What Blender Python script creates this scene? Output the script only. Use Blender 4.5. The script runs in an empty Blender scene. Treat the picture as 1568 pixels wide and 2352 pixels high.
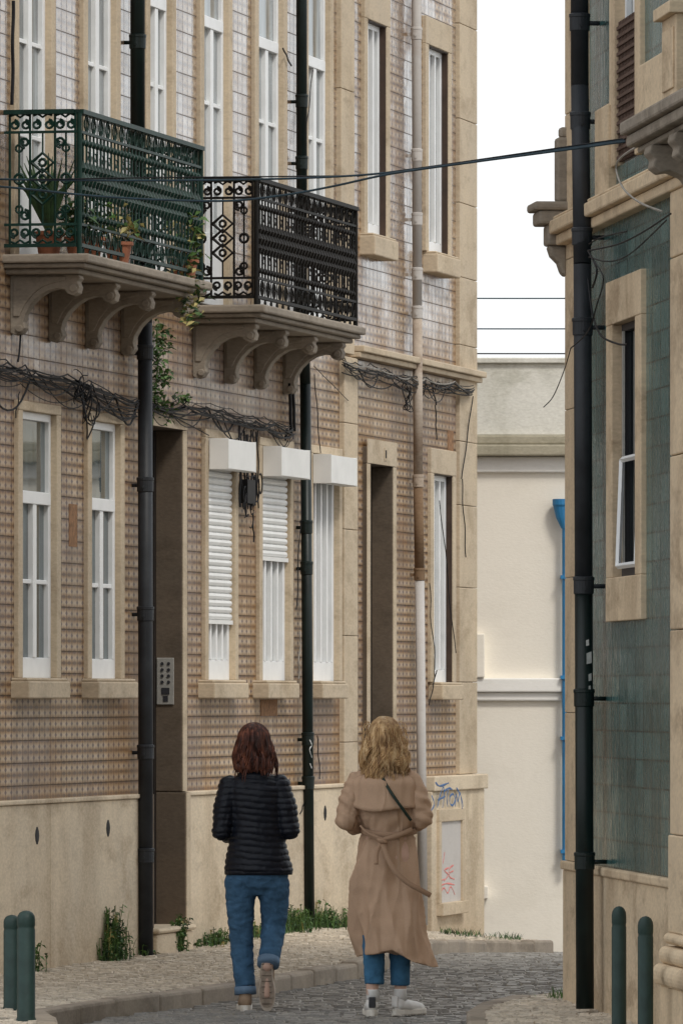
import bpy, bmesh, math, random
from mathutils import Vector, Matrix, noise
random.seed(7)
sin,cos,pi=math.sin,math.cos,math.pi
E=1.83; FP=17650.0; CX=784.0; HY=1605.0   # survey constants: eye height, focal length, principal point
scene=bpy.context.scene
COL=scene.collection

# ------------------------------------------------------------------ materials
class NT:
    def __init__(s,name,rough=0.8,spec=0.4):
        s.mat=bpy.data.materials.new(name); s.mat.use_nodes=True
        s.t=s.mat.node_tree; s.b=s.t.nodes['Principled BSDF']
        s.b.inputs['Roughness'].default_value=rough
        s.b.inputs['Specular IOR Level'].default_value=spec
        s.tc=s.t.nodes.new('ShaderNodeTexCoord')
    def put(s,sock,v):
        if isinstance(v,bpy.types.NodeSocket): s.t.links.new(v,sock)
        elif isinstance(v,(tuple,list)) and len(v)==3 and sock.type=='RGBA': sock.default_value=(*v,1)
        else: sock.default_value=v
    def m(s,op,a,b=0.0,c=0.0):
        n=s.t.nodes.new('ShaderNodeMath'); n.operation=op
        s.put(n.inputs[0],a); s.put(n.inputs[1],b); s.put(n.inputs[2],c); return n.outputs[0]
    def sep(s,v):
        n=s.t.nodes.new('ShaderNodeSeparateXYZ'); s.put(n.inputs[0],v); return n.outputs
    def comb(s,x,y,z):
        n=s.t.nodes.new('ShaderNodeCombineXYZ')
        for i,k in enumerate((x,y,z)): s.put(n.inputs[i],k)
        return n.outputs[0]
    def mapv(s,scale):
        n=s.t.nodes.new('ShaderNodeMapping'); s.put(n.inputs['Vector'],s.tc.outputs['Object']); n.inputs['Scale'].default_value=scale; return n.outputs[0]
    def noise(s,scale=5,detail=4,vec=None,rough=0.55,dist=0.0):
        n=s.t.nodes.new('ShaderNodeTexNoise'); s.put(n.inputs['Vector'],vec or s.tc.outputs['Object'])
        n.inputs['Scale'].default_value=scale; n.inputs['Detail'].default_value=detail; n.inputs['Roughness'].default_value=rough; n.inputs['Distortion'].default_value=dist
        return n.outputs['Fac']
    def wn(s,vec):
        n=s.t.nodes.new('ShaderNodeTexWhiteNoise'); s.put(n.inputs['Vector'],vec); return n.outputs
    def ramp(s,f,stops,interp='LINEAR'):
        n=s.t.nodes.new('ShaderNodeValToRGB'); n.color_ramp.interpolation=interp; s.put(n.inputs[0],f)
        e=n.color_ramp.elements
        while len(e)<len(stops): e.new(0.5)
        for i,(p,c) in enumerate(stops):
            e[i].position=p; e[i].color=(*c,1) if isinstance(c,tuple) else (c,c,c,1)
        return n.outputs[0]
    def mix(s,f,a,b,mode='MIX'):
        n=s.t.nodes.new('ShaderNodeMix'); n.data_type='RGBA'; n.blend_type=mode
        s.put(n.inputs[0],f); s.put(n.inputs[6],a); s.put(n.inputs[7],b); return n.outputs[2]
    def bump(s,h,strength=0.3,dist=0.01):
        n=s.t.nodes.new('ShaderNodeBump'); n.inputs['Strength'].default_value=strength; n.inputs['Distance'].default_value=dist
        s.put(n.inputs['Height'],h); s.t.links.new(n.outputs[0],s.b.inputs['Normal']); return n.outputs[0]
    def col(s,c): s.put(s.b.inputs['Base Color'],c)
    def rough(s,v): s.put(s.b.inputs['Roughness'],v)

def plain(name,c,rough=0.7,var=0.25,scale=20,spec=0.4,bump=0.15,metal=0.0):
    t=NT(name,rough,spec)
    d=tuple(x*(1-var) for x in c); l=tuple(min(1,x*(1+var)) for x in c)
    n=t.noise(scale,5)
    t.col(t.ramp(n,[(0.3,d),(0.7,l)]))
    if bump: t.bump(t.noise(scale*4,3),bump,0.004)
    t.b.inputs['Metallic'].default_value=metal
    return t.mat

def stone(name,c,stain=(0.16,0.12,0.08),amt=0.5,grey=(0.30,0.28,0.25),foot=0.0,speck=0.5,finef=0.22,lo=.50,hi=.68):
    t=NT(name,0.85,0.2)
    n1=t.noise(1.0,5); n2=t.noise(11,6,t.mapv((.45,.45,1))); st=t.noise(1.0,6,t.mapv((1.5,1.5,0.55)),0.6,0.4); bl=t.noise(2.2,8,t.mapv((.5,.5,1)),0.68,0.3)
    fine=t.noise(60,3,t.mapv((.5,.5,1)))
    a=t.mix(t.ramp(n1,[(0.35,0.0),(0.7,1.0)]),c,grey)
    f=t.m('MULTIPLY',t.ramp(st,[(lo,0.0),(hi,1.0)]),amt*.55)
    b=t.mix(f,a,stain)
    b=t.mix(t.m('MULTIPLY',t.ramp(bl,[(0.53,0.0),(0.64,1.0)]),amt*.65),b,stain)
    if foot:
        z=t.sep(t.tc.outputs['Object'])[2]
        k=t.m('ADD',t.m('MULTIPLY',z,-1.0),t.m('MULTIPLY',bl,1.6))
        b=t.mix(t.m('MULTIPLY',t.ramp(k,[(0.1,0.0),(0.8,1.0)]),foot),b,stain)
    b=t.mix(t.m('MULTIPLY',t.ramp(n2,[(0.54,0.0),(0.72,1.0)]),speck),b,tuple(x*0.5 for x in c))
    b=t.mix(finef,b,t.ramp(fine,[(0.3,tuple(x*.5 for x in c)),(0.7,tuple(min(1,x*1.3) for x in c))]))
    t.col(b); t.bump(t.mix(0.5,n2,fine),0.35,0.008)
    return t.mat

def brown_tile():
    t=NT('glazed_brown_tile',0.25,0.5)
    o=t.sep(t.tc.outputs['Object']); u,z=o[0],o[2]; T=0.142
    us=t.m('DIVIDE',u,T); zs=t.m('DIVIDE',z,T)
    fu=t.m('FRACT',us); fz=t.m('FRACT',zs); f2=t.m('FRACT',t.m('MULTIPLY',zs,2.0))
    tid=t.comb(t.m('FLOOR',us),0.0,t.m('FLOOR',zs)); w=t.wn(tid)
    # two interlocking motifs: lozenge rows and dash rows
    base=t.ramp(f2,[(0.0,(.19,.105,.05)),(0.16,(.36,.235,.13)),(0.34,(.52,.40,.27)),(0.50,(.56,.44,.32)),(0.66,(.50,.37,.24)),(0.84,(.33,.20,.10)),(1.0,(.17,.10,.05))])
    au=t.m('ABSOLUTE',t.m('SINE',t.m('MULTIPLY',u,pi/T)))
    au2=t.m('ABSOLUTE',t.m('SINE',t.m('MULTIPLY',u,2*pi/T)))
    a2=t.m('ABSOLUTE',t.m('SUBTRACT',t.m('MULTIPLY',f2,2.0),1.0))     # 0 middle of row
    loz=t.ramp(t.m('ADD',t.m('MULTIPLY',au,0.8),a2),[(0.42,1.0),(0.62,0.0)])
    base=t.mix(t.m('MULTIPLY',loz,0.85),base,(.10,.075,.105))
    loz3=t.ramp(t.m('ADD',t.m('MULTIPLY',t.m('SUBTRACT',1.0,au),0.9),t.m('MULTIPLY',t.m('SUBTRACT',1.0,a2),1.2)),[(0.3,1.0),(0.55,0.0)])
    base=t.mix(t.m('MULTIPLY',loz3,0.8),base,(.075,.05,.045))
    base=t.mix(t.m('MULTIPLY',t.ramp(t.m('ADD',au2,t.m('ABSOLUTE',t.m('SUBTRACT',a2,0.6))),[(0.3,1.0),(0.5,0.0)]),0.55),base,(.30,.15,.05))
    big=t.noise(0.9,4); big2=t.noise(0.7,4,t.mapv((1.7,1,1.0)),0.6,1.0)
    base=t.mix(t.m('MULTIPLY',t.ramp(big,[(0.42,0.0),(0.62,1.0)]),0.42),base,(.165,.135,.155))
    base=t.mix(t.m('MULTIPLY',t.ramp(big2,[(0.46,0.0),(0.62,1.0)]),0.38),base,(.33,.165,.045))
    base=t.mix(t.m('MULTIPLY',t.ramp(big2,[(0.28,1.0),(0.44,0.0)]),0.30),base,(.50,.42,.32))
    base=t.mix(t.m('MULTIPLY',w[0],0.30),base,(.12,.08,.05))
    gu=t.m('LESS_THAN',fu,0.06); gz=t.m('LESS_THAN',fz,0.05); g=t.m('MAXIMUM',gu,gz)
    base=t.mix(t.m('MULTIPLY',g,0.7),base,(.06,.045,.035))
    dirt=t.noise(3,6,t.mapv((1,1,.7)))
    base=t.mix(t.m('MULTIPLY',t.ramp(dirt,[(0.5,0.0),(0.75,1.0)]),0.45),base,(.11,.08,.055))
    t.col(base)
    c=t.sep(w[1])
    h=t.m('ADD',t.m('MULTIPLY',t.m('SUBTRACT',c[0],0.5),fu),t.m('MULTIPLY',t.m('SUBTRACT',c[1],0.5),fz))
    h=t.m('ADD',h,t.m('MULTIPLY',t.noise(9,3),0.9)); h=t.m('SUBTRACT',h,t.m('MULTIPLY',g,0.6))
    nrm=t.bump(h,0.30,0.012)
    # gloss and coat grow with height in uneven patches, set to place sky sheen
    up=t.m('ADD',z,t.m('MULTIPLY',t.noise(1.4,4),2.4))
    cl=t.ramp(t.m('MULTIPLY',up,0.1),[(0.50,0.0),(0.66,1.0)])
    east=t.ramp(t.m('MULTIPLY',u,0.1),[(0.86,0.0),(0.92,1.0)])
    patch=t.ramp(t.noise(1.7,6,t.mapv((.8,.8,1.0)),0.7),[(0.44,0.0),(0.58,1.0)])
    keep=t.m('SUBTRACT',1.0,t.m('MULTIPLY',t.m('MULTIPLY_ADD',east,0.55,0.25),patch))
    cl=t.m('MULTIPLY',cl,keep)
    t.put(t.b.inputs['Specular IOR Level'],t.m('MULTIPLY_ADD',cl,0.6,0.14))
    t.rough(t.m('ADD',t.m('MULTIPLY_ADD',cl,-0.24,0.42),t.m('MULTIPLY',g,0.3)))
    t.put(t.b.inputs['Coat Weight'],t.m('MULTIPLY',t.m('MULTIPLY',cl,t.m('SUBTRACT',1.0,g)),t.m('MULTIPLY_ADD',c[2],0.5,0.5)))
    t.b.inputs['Coat Roughness'].default_value=.10; t.b.inputs['Coat IOR'].default_value=1.65
    t.t.links.new(nrm,t.b.inputs['Coat Normal'])
    return t.mat

def green_tile():
    t=NT('glazed_green_tile',0.3,0.5)
    o=t.sep(t.tc.outputs['Object']); u,z=o[0],o[2]; T=0.15
    us=t.m('DIVIDE',u,T*2.2); zs=t.m('DIVIDE',z,T)
    fu=t.m('FRACT',us); fz=t.m('FRACT',zs)
    w=t.wn(t.comb(t.m('FLOOR',us),0.0,t.m('FLOOR',zs)))
    base=t.ramp(w[0],[(0.0,(.028,.085,.086)),(0.6,(.045,.12,.118)),(1.0,(.075,.165,.16))])
    st=t.noise(11,5,t.mapv((2,2,.5)))
    base=t.mix(t.m('MULTIPLY',t.ramp(st,[(0.46,0.0),(0.66,1.0)]),0.38),base,(.17,.24,.235))
    cl=t.noise(1.2,5)
    base=t.mix(t.m('MULTIPLY',t.ramp(cl,[(0.45,0.0),(0.66,1.0)]),0.45),base,(.025,.055,.052))
    g=t.m('MAXIMUM',t.m('LESS_THAN',fu,0.05),t.m('LESS_THAN',fz,0.06))
    base=t.mix(t.m('MULTIPLY',g,0.9),base,(.012,.026,.025))
    t.col(base); c=t.sep(w[1])
    h=t.m('ADD',t.m('MULTIPLY',t.m('SUBTRACT',c[0],0.5),fu),t.m('MULTIPLY',t.m('SUBTRACT',c[1],0.5),fz))
    h=t.m('ADD',h,t.m('MULTIPLY',t.noise(12,3),.6)); h=t.m('SUBTRACT',h,t.m('MULTIPLY',g,1.0))
    t.bump(h,0.45,0.014); t.rough(t.ramp(st,[(0.3,0.15),(0.8,0.40)]))
    return t.mat

def cobble(name,c0,c1,rough,spec):
    t=NT(name,rough,spec)
    v=t.t.nodes.new('ShaderNodeTexVoronoi'); v.inputs['Scale'].default_value=9
    t.put(v.inputs['Vector'],t.tc.outputs['Object'])
    s=t.sep(v.outputs['Color'])
    n=t.noise(1.1,4); f=t.noise(45,3)
    a=t.ramp(s[0],[(0.0,c0),(1.0,c1)])
    a=t.mix(t.m('MULTIPLY',t.ramp(n,[(0.4,0.0),(0.7,1.0)]),0.35),a,tuple(x*0.6 for x in c0))
    a=t.mix(0.3,a,t.ramp(f,[(0.3,tuple(x*.6 for x in c0)),(0.7,tuple(x*1.2 for x in c1))]))
    t.col(a); t.bump(f,0.3,0.004); return t.mat

def glass(name,c):
    t=NT(name,0.03,0.9); n=t.noise(2.0,3,t.mapv((6,6,.7)))
    t.col(t.ramp(n,[(0.35,tuple(x*.5 for x in c)),(0.65,tuple(min(1,x*1.4) for x in c))]))
    t.bump(t.noise(3,2),0.05,0.01); return t.mat

def hairmat(name,c0,c1,c2):
    t=NT(name,0.45,0.35); n=t.noise(34,4,t.mapv((1.5,1.5,.30))); n2=t.noise(9,3)
    a=t.ramp(n,[(0.3,c0),(0.5,c1),(0.72,c2)])
    a=t.mix(t.m('MULTIPLY',t.ramp(n2,[(0.4,0.0),(0.66,1.0)]),0.5),a,c0)
    t.col(a); t.bump(t.noise(120,2,t.mapv((1.5,1.5,.2))),0.5,0.004); return t.mat

def cloth(name,c,var=0.2,rough=0.85,fold=0.3,sc=9,diag=False):
    t=NT(name,rough,0.2); n=t.noise(sc,4,t.mapv((1,1,.8)),0.5,0.6); w=t.noise(300,2)
    a=t.ramp(n,[(0.3,tuple(x*(1-var) for x in c)),(0.7,tuple(x*(1+var) for x in c))])
    a=t.mix(0.2,a,t.ramp(w,[(0.3,tuple(x*.6 for x in c)),(0.7,tuple(x*1.4 for x in c))]))
    t.col(a)
    h=t.m('ADD',t.m('MULTIPLY',n,.4 if diag else 1.0),t.m('MULTIPLY',w,0.05))
    if diag:
        mp=t.t.nodes.new('ShaderNodeMapping'); t.put(mp.inputs['Vector'],t.tc.outputs['Object']); mp.inputs['Rotation'].default_value=(0,math.radians(28),0); mp.inputs['Scale'].default_value=(2.2,1.2,.4)
        k=t.noise(5,1,mp.outputs[0],0.4,0.8); h=t.m('ADD',h,t.m('MULTIPLY',t.m('ABSOLUTE',t.m('SUBTRACT',k,0.5)),-3.4))
    t.bump(h,fold,0.02); return t.mat

M={}
M['tile']=brown_tile(); M['gtile']=green_tile()
M['stone']=stone('weathered_limestone',(.60,.49,.35),(.24,.17,.10),0.75,(.50,.42,.32))
M['stone_pl']=stone('plinth_limestone',(.72,.60,.44),(.27,.19,.11),0.8,(.56,.48,.37),foot=.45,speck=.4)
M['stone_dk']=stone('shaded_jamb_stone',(.15,.112,.08),(.05,.04,.03),0.7,(.11,.09,.07))  # doorway shade is put into this darker jamb colour
M['stone_gr']=stone('grey_balcony_stone',(.35,.30,.24),(.08,.065,.05),0.95,(.22,.19,.16))
M['stone_wm']=stone('warm_right_stone',(.72,.57,.39),(.20,.125,.07),0.95,(.56,.45,.32))
M['white']=plain('white_window_paint',(.82,.83,.83),0.4,0.06,6)
M['shutter']=plain('white_roller_shutter',(.80,.80,.78),0.45,0.05,5)
M['cream']=stone('cream_render',(.93,.87,.76),(.70,.64,.53),0.3,(.92,.86,.75),speck=.04,finef=.06)
M['trimw']=stone('white_trim',(.93,.91,.86),(.6,.56,.48),0.3,(.90,.88,.83),speck=.05,finef=.06)
M['concrete']=stone('stained_concrete_parapet',(.84,.82,.74),(.36,.35,.25),0.8,(.68,.67,.59),speck=.3)
M['moss']=stone('mossy_ledge',(.46,.42,.32),(.16,.15,.09),0.85,(.34,.31,.23))
M['glass']=glass('window_glass',(.075,.10,.105)); M['glassb']=glass('curtained_glass',(.26,.285,.29)); M['glassd']=glass('dark_glass',(.02,.025,.028))
M['igreen']=plain('green_painted_iron',(.005,.028,.021),0.5,0.4,15,0.25)
M['iblack']=plain('black_painted_iron',(.007,.006,.005),0.6,0.4,15,0.2)
M['pgrey']=plain('dark_grey_pipe_paint',(.026,.029,.034),0.5,0.3,6,0.3)
M['pgreen']=plain('dark_green_pipe_paint',(.005,.012,.011),0.4,0.4,6,0.35)
M['plight']=stone('pale_pipe_paint',(.56,.53,.50),(.30,.22,.15),0.45,(.48,.46,.44),speck=.1,finef=.05)
M['prust']=stone('rusty_pipe',(.50,.43,.36),(.17,.085,.035),0.95,(.40,.31,.23),speck=.3)
M['prust2']=stone('heavily_rusted_pipe',(.26,.17,.10),(.10,.05,.025),0.95,(.17,.11,.07),speck=.3)
M['brick']=plain('missing_tile_mortar',(.26,.14,.07),0.9,0.4,25)
M['blue']=plain('blue_pipe_paint',(.03,.20,.42),0.5,0.15,6)
M['wood']=plain('dark_door_wood',(.016,.012,.010),0.5,0.3,8)  # wood colour darkened to deepen the shade in the door recess
M['brownwood']=plain('brown_wood_jamb',(.05,.030,.020),0.6,0.3,8)
M['lattice']=plain('brown_lattice',(.10,.06,.045),0.7,0.3,30)
M['metal']=plain('brushed_intercom_metal',(.42,.41,.38),0.4,0.1,30,metal=0.3)
M['black']=plain('black_rubber_cable',(.012,.012,.014),0.6,0.3,10,0.2)
M['cablew']=plain('grey_cable',(.28,.26,.23),0.6,0.3,10)
M['cableb']=plain('blue_grey_cable',(.018,.04,.055),0.5,0.3,10,0.3)
M['cob']=cobble('basalt_cobble',(.15,.14,.127),(.25,.235,.21),0.40,0.5)
M['lime']=cobble('limestone_cobble',(.40,.345,.275),(.70,.61,.49),0.7,0.3)
M['mortar']=plain('cobble_joint_dirt',(.085,.075,.062),0.9,0.3,8)
M['kerb']=stone('kerb_stone',(.38,.32,.25),(.10,.08,.06),0.85,(.25,.215,.18))
M['earth']=plain('distant_ground_earth',(.16,.14,.12),0.9,0.2,1)
M['terra']=plain('terracotta',(.34,.13,.07),0.8,0.2,12)
M['leaf']=plain('green_leaf',(.065,.13,.030),0.6,0.55,14)
M['leafy']=plain('yellowing_leaf',(.42,.36,.14),0.6,0.4,14)
M['leafd']=plain('dark_leaf',(.035,.075,.025),0.6,0.5,14)
M['bollard']=plain('green_bollard_paint',(.024,.048,.043),0.5,0.25,10,0.3)
M['gblue']=plain('blue_spray_paint',(.05,.13,.30),0.6,0.2,20)
M['gred']=plain('faded_pink_spray_paint',(.70,.22,.20),0.6,0.2,20)
M['paper']=plain('torn_sticker_paper',(.6,.6,.58),0.7,0.15,40)
M['skin']=plain('skin',(.55,.36,.28),0.55,0.08,15)
M['auburn']=hairmat('auburn_hair',(.022,.009,.007),(.095,.030,.019),(.28,.10,.055))
M['blonde']=hairmat('blonde_hair',(.23,.125,.058),(.60,.38,.18),(.98,.76,.46))
M['puffer']=cloth('black_quilted_nylon',(.008,.010,.016),0.3,0.42,0.3,25)
M['denim']=cloth('blue_denim',(.045,.105,.185),0.35,0.85,0.8,14)
M['denim2']=cloth('mid_blue_denim',(.045,.135,.24),0.3,0.85,0.6,14)
M['cuff']=cloth('pale_denim_cuff',(.13,.20,.29),0.2,0.85,0.3,14)
M['coat']=cloth('beige_cotton_gabardine',(.48,.325,.222),0.06,0.8,0.55,8,diag=True)
M['coat2']=cloth('beige_cotton_trim',(.36,.235,.155),0.06,0.8,0.2,8)
M['strap']=plain('dark_green_leather',(.015,.03,.022),0.5,0.2,10)
M['shoeb']=plain('beige_suede',(.30,.21,.14),0.8,0.15,20)
M['soleb']=plain('worn_grey_tan_sole',(.32,.255,.20),0.8,0.3,30)
M['tread']=plain('dark_tread',(.17,.13,.10),0.8,0.3,30)
M['soler']=plain('tan_rubber_rim',(.48,.41,.34),0.8,0.2,30)
M['solew']=plain('pale_rubber_sole',(.74,.70,.63),0.7,0.1,30)
M['shoew']=plain('white_leather_shoe',(.70,.68,.65),0.5,0.1,20)
M['shoed']=plain('black_shoe_heel_tab',(.03,.03,.035),0.5,0.1,20)
M['sock']=plain('white_sock',(.78,.77,.75),0.9,0.06,30)
M['eye']=plain('eye_white',(.5,.48,.45),0.2,0.1,30)

# ------------------------------------------------------------------ mesh builder
class MB:
    def __init__(s): s.v=[];s.f=[];s.mi=[];s.m=0
    def face(s,idx): s.f.append(idx); s.mi.append(s.m)
    def quad(s,a,b,c,d):
        n=len(s.v); s.v+= [a,b,c,d]; s.face((n,n+1,n+2,n+3))
    def box(s,x0,x1,y0,y1,z0,z1):
        n=len(s.v)
        s.v+=[(x0,y0,z0),(x1,y0,z0),(x1,y1,z0),(x0,y1,z0),(x0,y0,z1),(x1,y0,z1),(x1,y1,z1),(x0,y1,z1)]
        for f in ((0,3,2,1),(4,5,6,7),(0,1,5,4),(1,2,6,5),(2,3,7,6),(3,0,4,7)): s.face(tuple(n+i for i in f))
    def q(s,u0,u1,q0,q1,z0,z1): s.box(u0,u1,-q1,-q0,z0,z1)
    def prism(s,pts,u0,u1):   # pts (q,z)
        n=len(s.v); k=len(pts)
        s.v+=[(u0,-a,b) for a,b in pts]+[(u1,-a,b) for a,b in pts]
        for i in range(k):
            j=(i+1)%k; s.face((n+i,n+j,n+k+j,n+k+i))
        s.face(tuple(n+i for i in range(k))); s.face(tuple(n+k+i for i in reversed(range(k))))
    def tube(s,pts,r,n=6,cap=True,flat=1.0,ref=None):
        P=[Vector(p) for p in pts]; L=len(P)
        R=r if isinstance(r,(list,tuple)) else [r]*L
        b0=len(s.v); side=None
        for i in range(L):
            t=(P[min(i+1,L-1)]-P[max(i-1,0)])
            if t.length<1e-9: t=Vector((0,0,1))
            t.normalize()
            if side is None:
                rf=Vector(ref) if ref else (Vector((0,1,0)) if abs(t.y)<0.9 else Vector((1,0,0)))
                side=t.cross(rf); side.normalize()
            else:
                side=side-t*side.dot(t)
                if side.length<1e-6: side=t.orthogonal()
                side.normalize()
            up=t.cross(side)
            for k in range(n):
                a=2*pi*k/n; s.v.append(tuple(P[i]+side*cos(a)*R[i]+up*sin(a)*R[i]*flat))
        for i in range(L-1):
            for k in range(n):
                k2=(k+1)%n; a=b0+i*n
                s.face((a+k,a+k2,a+n+k2,a+n+k))
        if cap:
            s.face(tuple(b0+k for k in reversed(range(n)))); s.face(tuple(b0+(L-1)*n+k for k in range(n)))
    def sphere(s,c,r,nu=14,nv=9):
        if not isinstance(r,(tuple,list)): r=(r,r,r)
        b=len(s.v)
        s.v.append((c[0],c[1],c[2]-r[2]))
        for j in range(1,nv):
            t=pi*j/nv-pi/2
            for i in range(nu):
                a=2*pi*i/nu; s.v.append((c[0]+r[0]*cos(t)*cos(a),c[1]+r[1]*cos(t)*sin(a),c[2]+r[2]*sin(t)))
        s.v.append((c[0],c[1],c[2]+r[2])); e=len(s.v)-1
        for i in range(nu):
            i2=(i+1)%nu; s.face((b,b+1+i2,b+1+i))
            for j in range(nv-2):
                a=b+1+j*nu; s.face((a+i,a+i2,a+nu+i2,a+nu+i))
            a=b+1+(nv-2)*nu; s.face((a+i,a+i2,e))
    def chain(s,pts,n=12,endcap=True):   # (x,y,z,r) tapered limb with round joints
        s.tube([p[:3] for p in pts],[p[3] for p in pts],n)
        for p in (pts if endcap else pts[:-1]): s.sphere(p[:3],p[3]*0.995)
    def loft(s,rings,n=32,fn=None):  # (z,cx,cy,rx,ry)
        b=len(s.v)
        for (z,cx,cy,rx,ry) in rings:
            for k in range(n):
                a=2*pi*k/n; d=fn(a,z) if fn else 0
                s.v.append((cx+(rx+d)*cos(a),cy+(ry+d)*sin(a),z))
        L=len(rings)
        for i in range(L-1):
            for k in range(n):
                k2=(k+1)%n; a=b+i*n; s.face((a+k,a+k2,a+n+k2,a+n+k))
        s.face(tuple(b+k for k in reversed(range(n)))); s.face(tuple(b+(L-1)*n+k for k in range(n)))
    def lathe(s,prof,cx,cy,n=20):
        s.loft([(z,cx,cy,r,r) for r,z in prof],n)
    def leaf(s,c,sz,droop=0.3):
        a=random.uniform(0,2*pi); e=random.uniform(-.6,1.1)
        d=Vector((cos(a)*cos(e),sin(a)*cos(e),sin(e))); w=d.cross(Vector((random.uniform(-1,1),random.uniform(-1,1),1))); 
        if w.length<1e-3: return
        w.normalize(); c=Vector(c); L=sz*random.uniform(.6,1.3)
        n=len(s.v); s.v+=[tuple(c),tuple(c+d*L*.5+w*L*.28),tuple(c+d*L+Vector((0,0,-droop*L))),tuple(c+d*L*.5-w*L*.28)]
        s.face((n,n+1,n+2,n+3))
    def blade(s,c,h,w,lean):
        a=random.uniform(0,2*pi); dx,dy=cos(a),sin(a); n=len(s.v); x,y,z=c
        px,py=-dy*w,dx*w
        s.v+=[(x-px,y-py,z),(x+px,y+py,z),(x+px*.7+dx*lean*.4,y+py*.7+dy*lean*.4,z+h*.6),(x-px*.7+dx*lean*.4,y-py*.7+dy*lean*.4,z+h*.6),(x+dx*lean,y+dy*lean,z+h*.95)]
        s.face((n,n+1,n+2,n+3)); s.face((n+3,n+2,n+4))
    def obj(s,name,mats,parent=None,smooth=False,bevel=0.0,loc=None,fix=True):
        me=bpy.data.meshes.new(name); me.from_pydata(s.v,[],s.f)
        if not isinstance(mats,(list,tuple)): mats=[mats]
        for m in mats: me.materials.append(M[m])
        me.polygons.foreach_set('material_index',s.mi)
        if smooth: me.polygons.foreach_set('use_smooth',[True]*len(me.polygons))
        me.update()
        if fix:
            bm=bmesh.new(); bm.from_mesh(me); bmesh.ops.recalc_face_normals(bm,faces=bm.faces); bm.to_mesh(me); bm.free()
        o=bpy.data.objects.new(name,me); COL.objects.link(o)
        if parent: o.parent=parent
        if loc: o.location=loc
        if bevel:
            b=o.modifiers.new('bevel','BEVEL'); b.width=bevel; b.segments=2; b.limit_method='ANGLE'
        return o

def label(o,lab,cat,group=None,kind=None):
    o['label']=lab; o['category']=cat
    if group: o['group']=group
    if kind: o['kind']=kind
def struct(o): o['kind']='structure'; return o

# ------------------------------------------------------------------ surveyed wall frames
class Frame:
    def __init__(s,A,t):
        s.A=Vector(A); s.t=Vector(t).normalized(); s.n=Vector((s.t.y,-s.t.x))
    def U(s,x,q=0.0):
        k=(x-CX)/FP
        return -((s.A.x-k*s.A.y)+q*(s.n.x-k*s.n.y))/(s.t.x-k*s.t.y)
    def Y(s,u,q=0.0): return s.A.y+u*s.t.y+q*s.n.y
    def Z(s,y,u,q=0.0): return E-(y-HY)*s.Y(u,q)/FP
    def P(s,u,q,z): 
        p=s.A+s.t*u+s.n*q; return (p.x,p.y,z)
    def root(s,name):
        o=bpy.data.objects.new(name,None); COL.objects.link(o); o.empty_display_size=.3
        o.matrix_world=Matrix(((s.t.x,-s.n.x,0,s.A.x),(s.t.y,-s.n.y,0,s.A.y),(0,0,1,0),(0,0,0,1)))
        return o
L=Frame((-2.12,47.7),(0.208,0.978)); 
R=Frame((1.29,44.1),(0.0949,-0.9955))
R.n=Vector((-0.9955,-0.0949))
def Wp(x,y,d): return ((x-CX)*d/FP,d,E-(y-HY)*d/FP)

def wall(mb,u0,u1,z0,z1,holes,q=0.0,depth=0.3):
    us=sorted({u0,u1,*[h[0] for h in holes],*[h[1] for h in holes]}); us=[u for u in us if u0<=u<=u1]
    zs=sorted({z0,z1,*[h[2] for h in holes],*[h[3] for h in holes]}); zs=[z for z in zs if z0<=z<=z1]
    for i in range(len(us)-1):
        for j in range(len(zs)-1):
            cu=(us[i]+us[i+1])/2; cz=(zs[j]+zs[j+1])/2
            if any(h[0]<cu<h[1] and h[2]<cz<h[3] for h in holes): continue
            mb.quad((us[i],-q,zs[j]),(us[i+1],-q,zs[j]),(us[i+1],-q,zs[j+1]),(us[i],-q,zs[j+1]))

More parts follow.
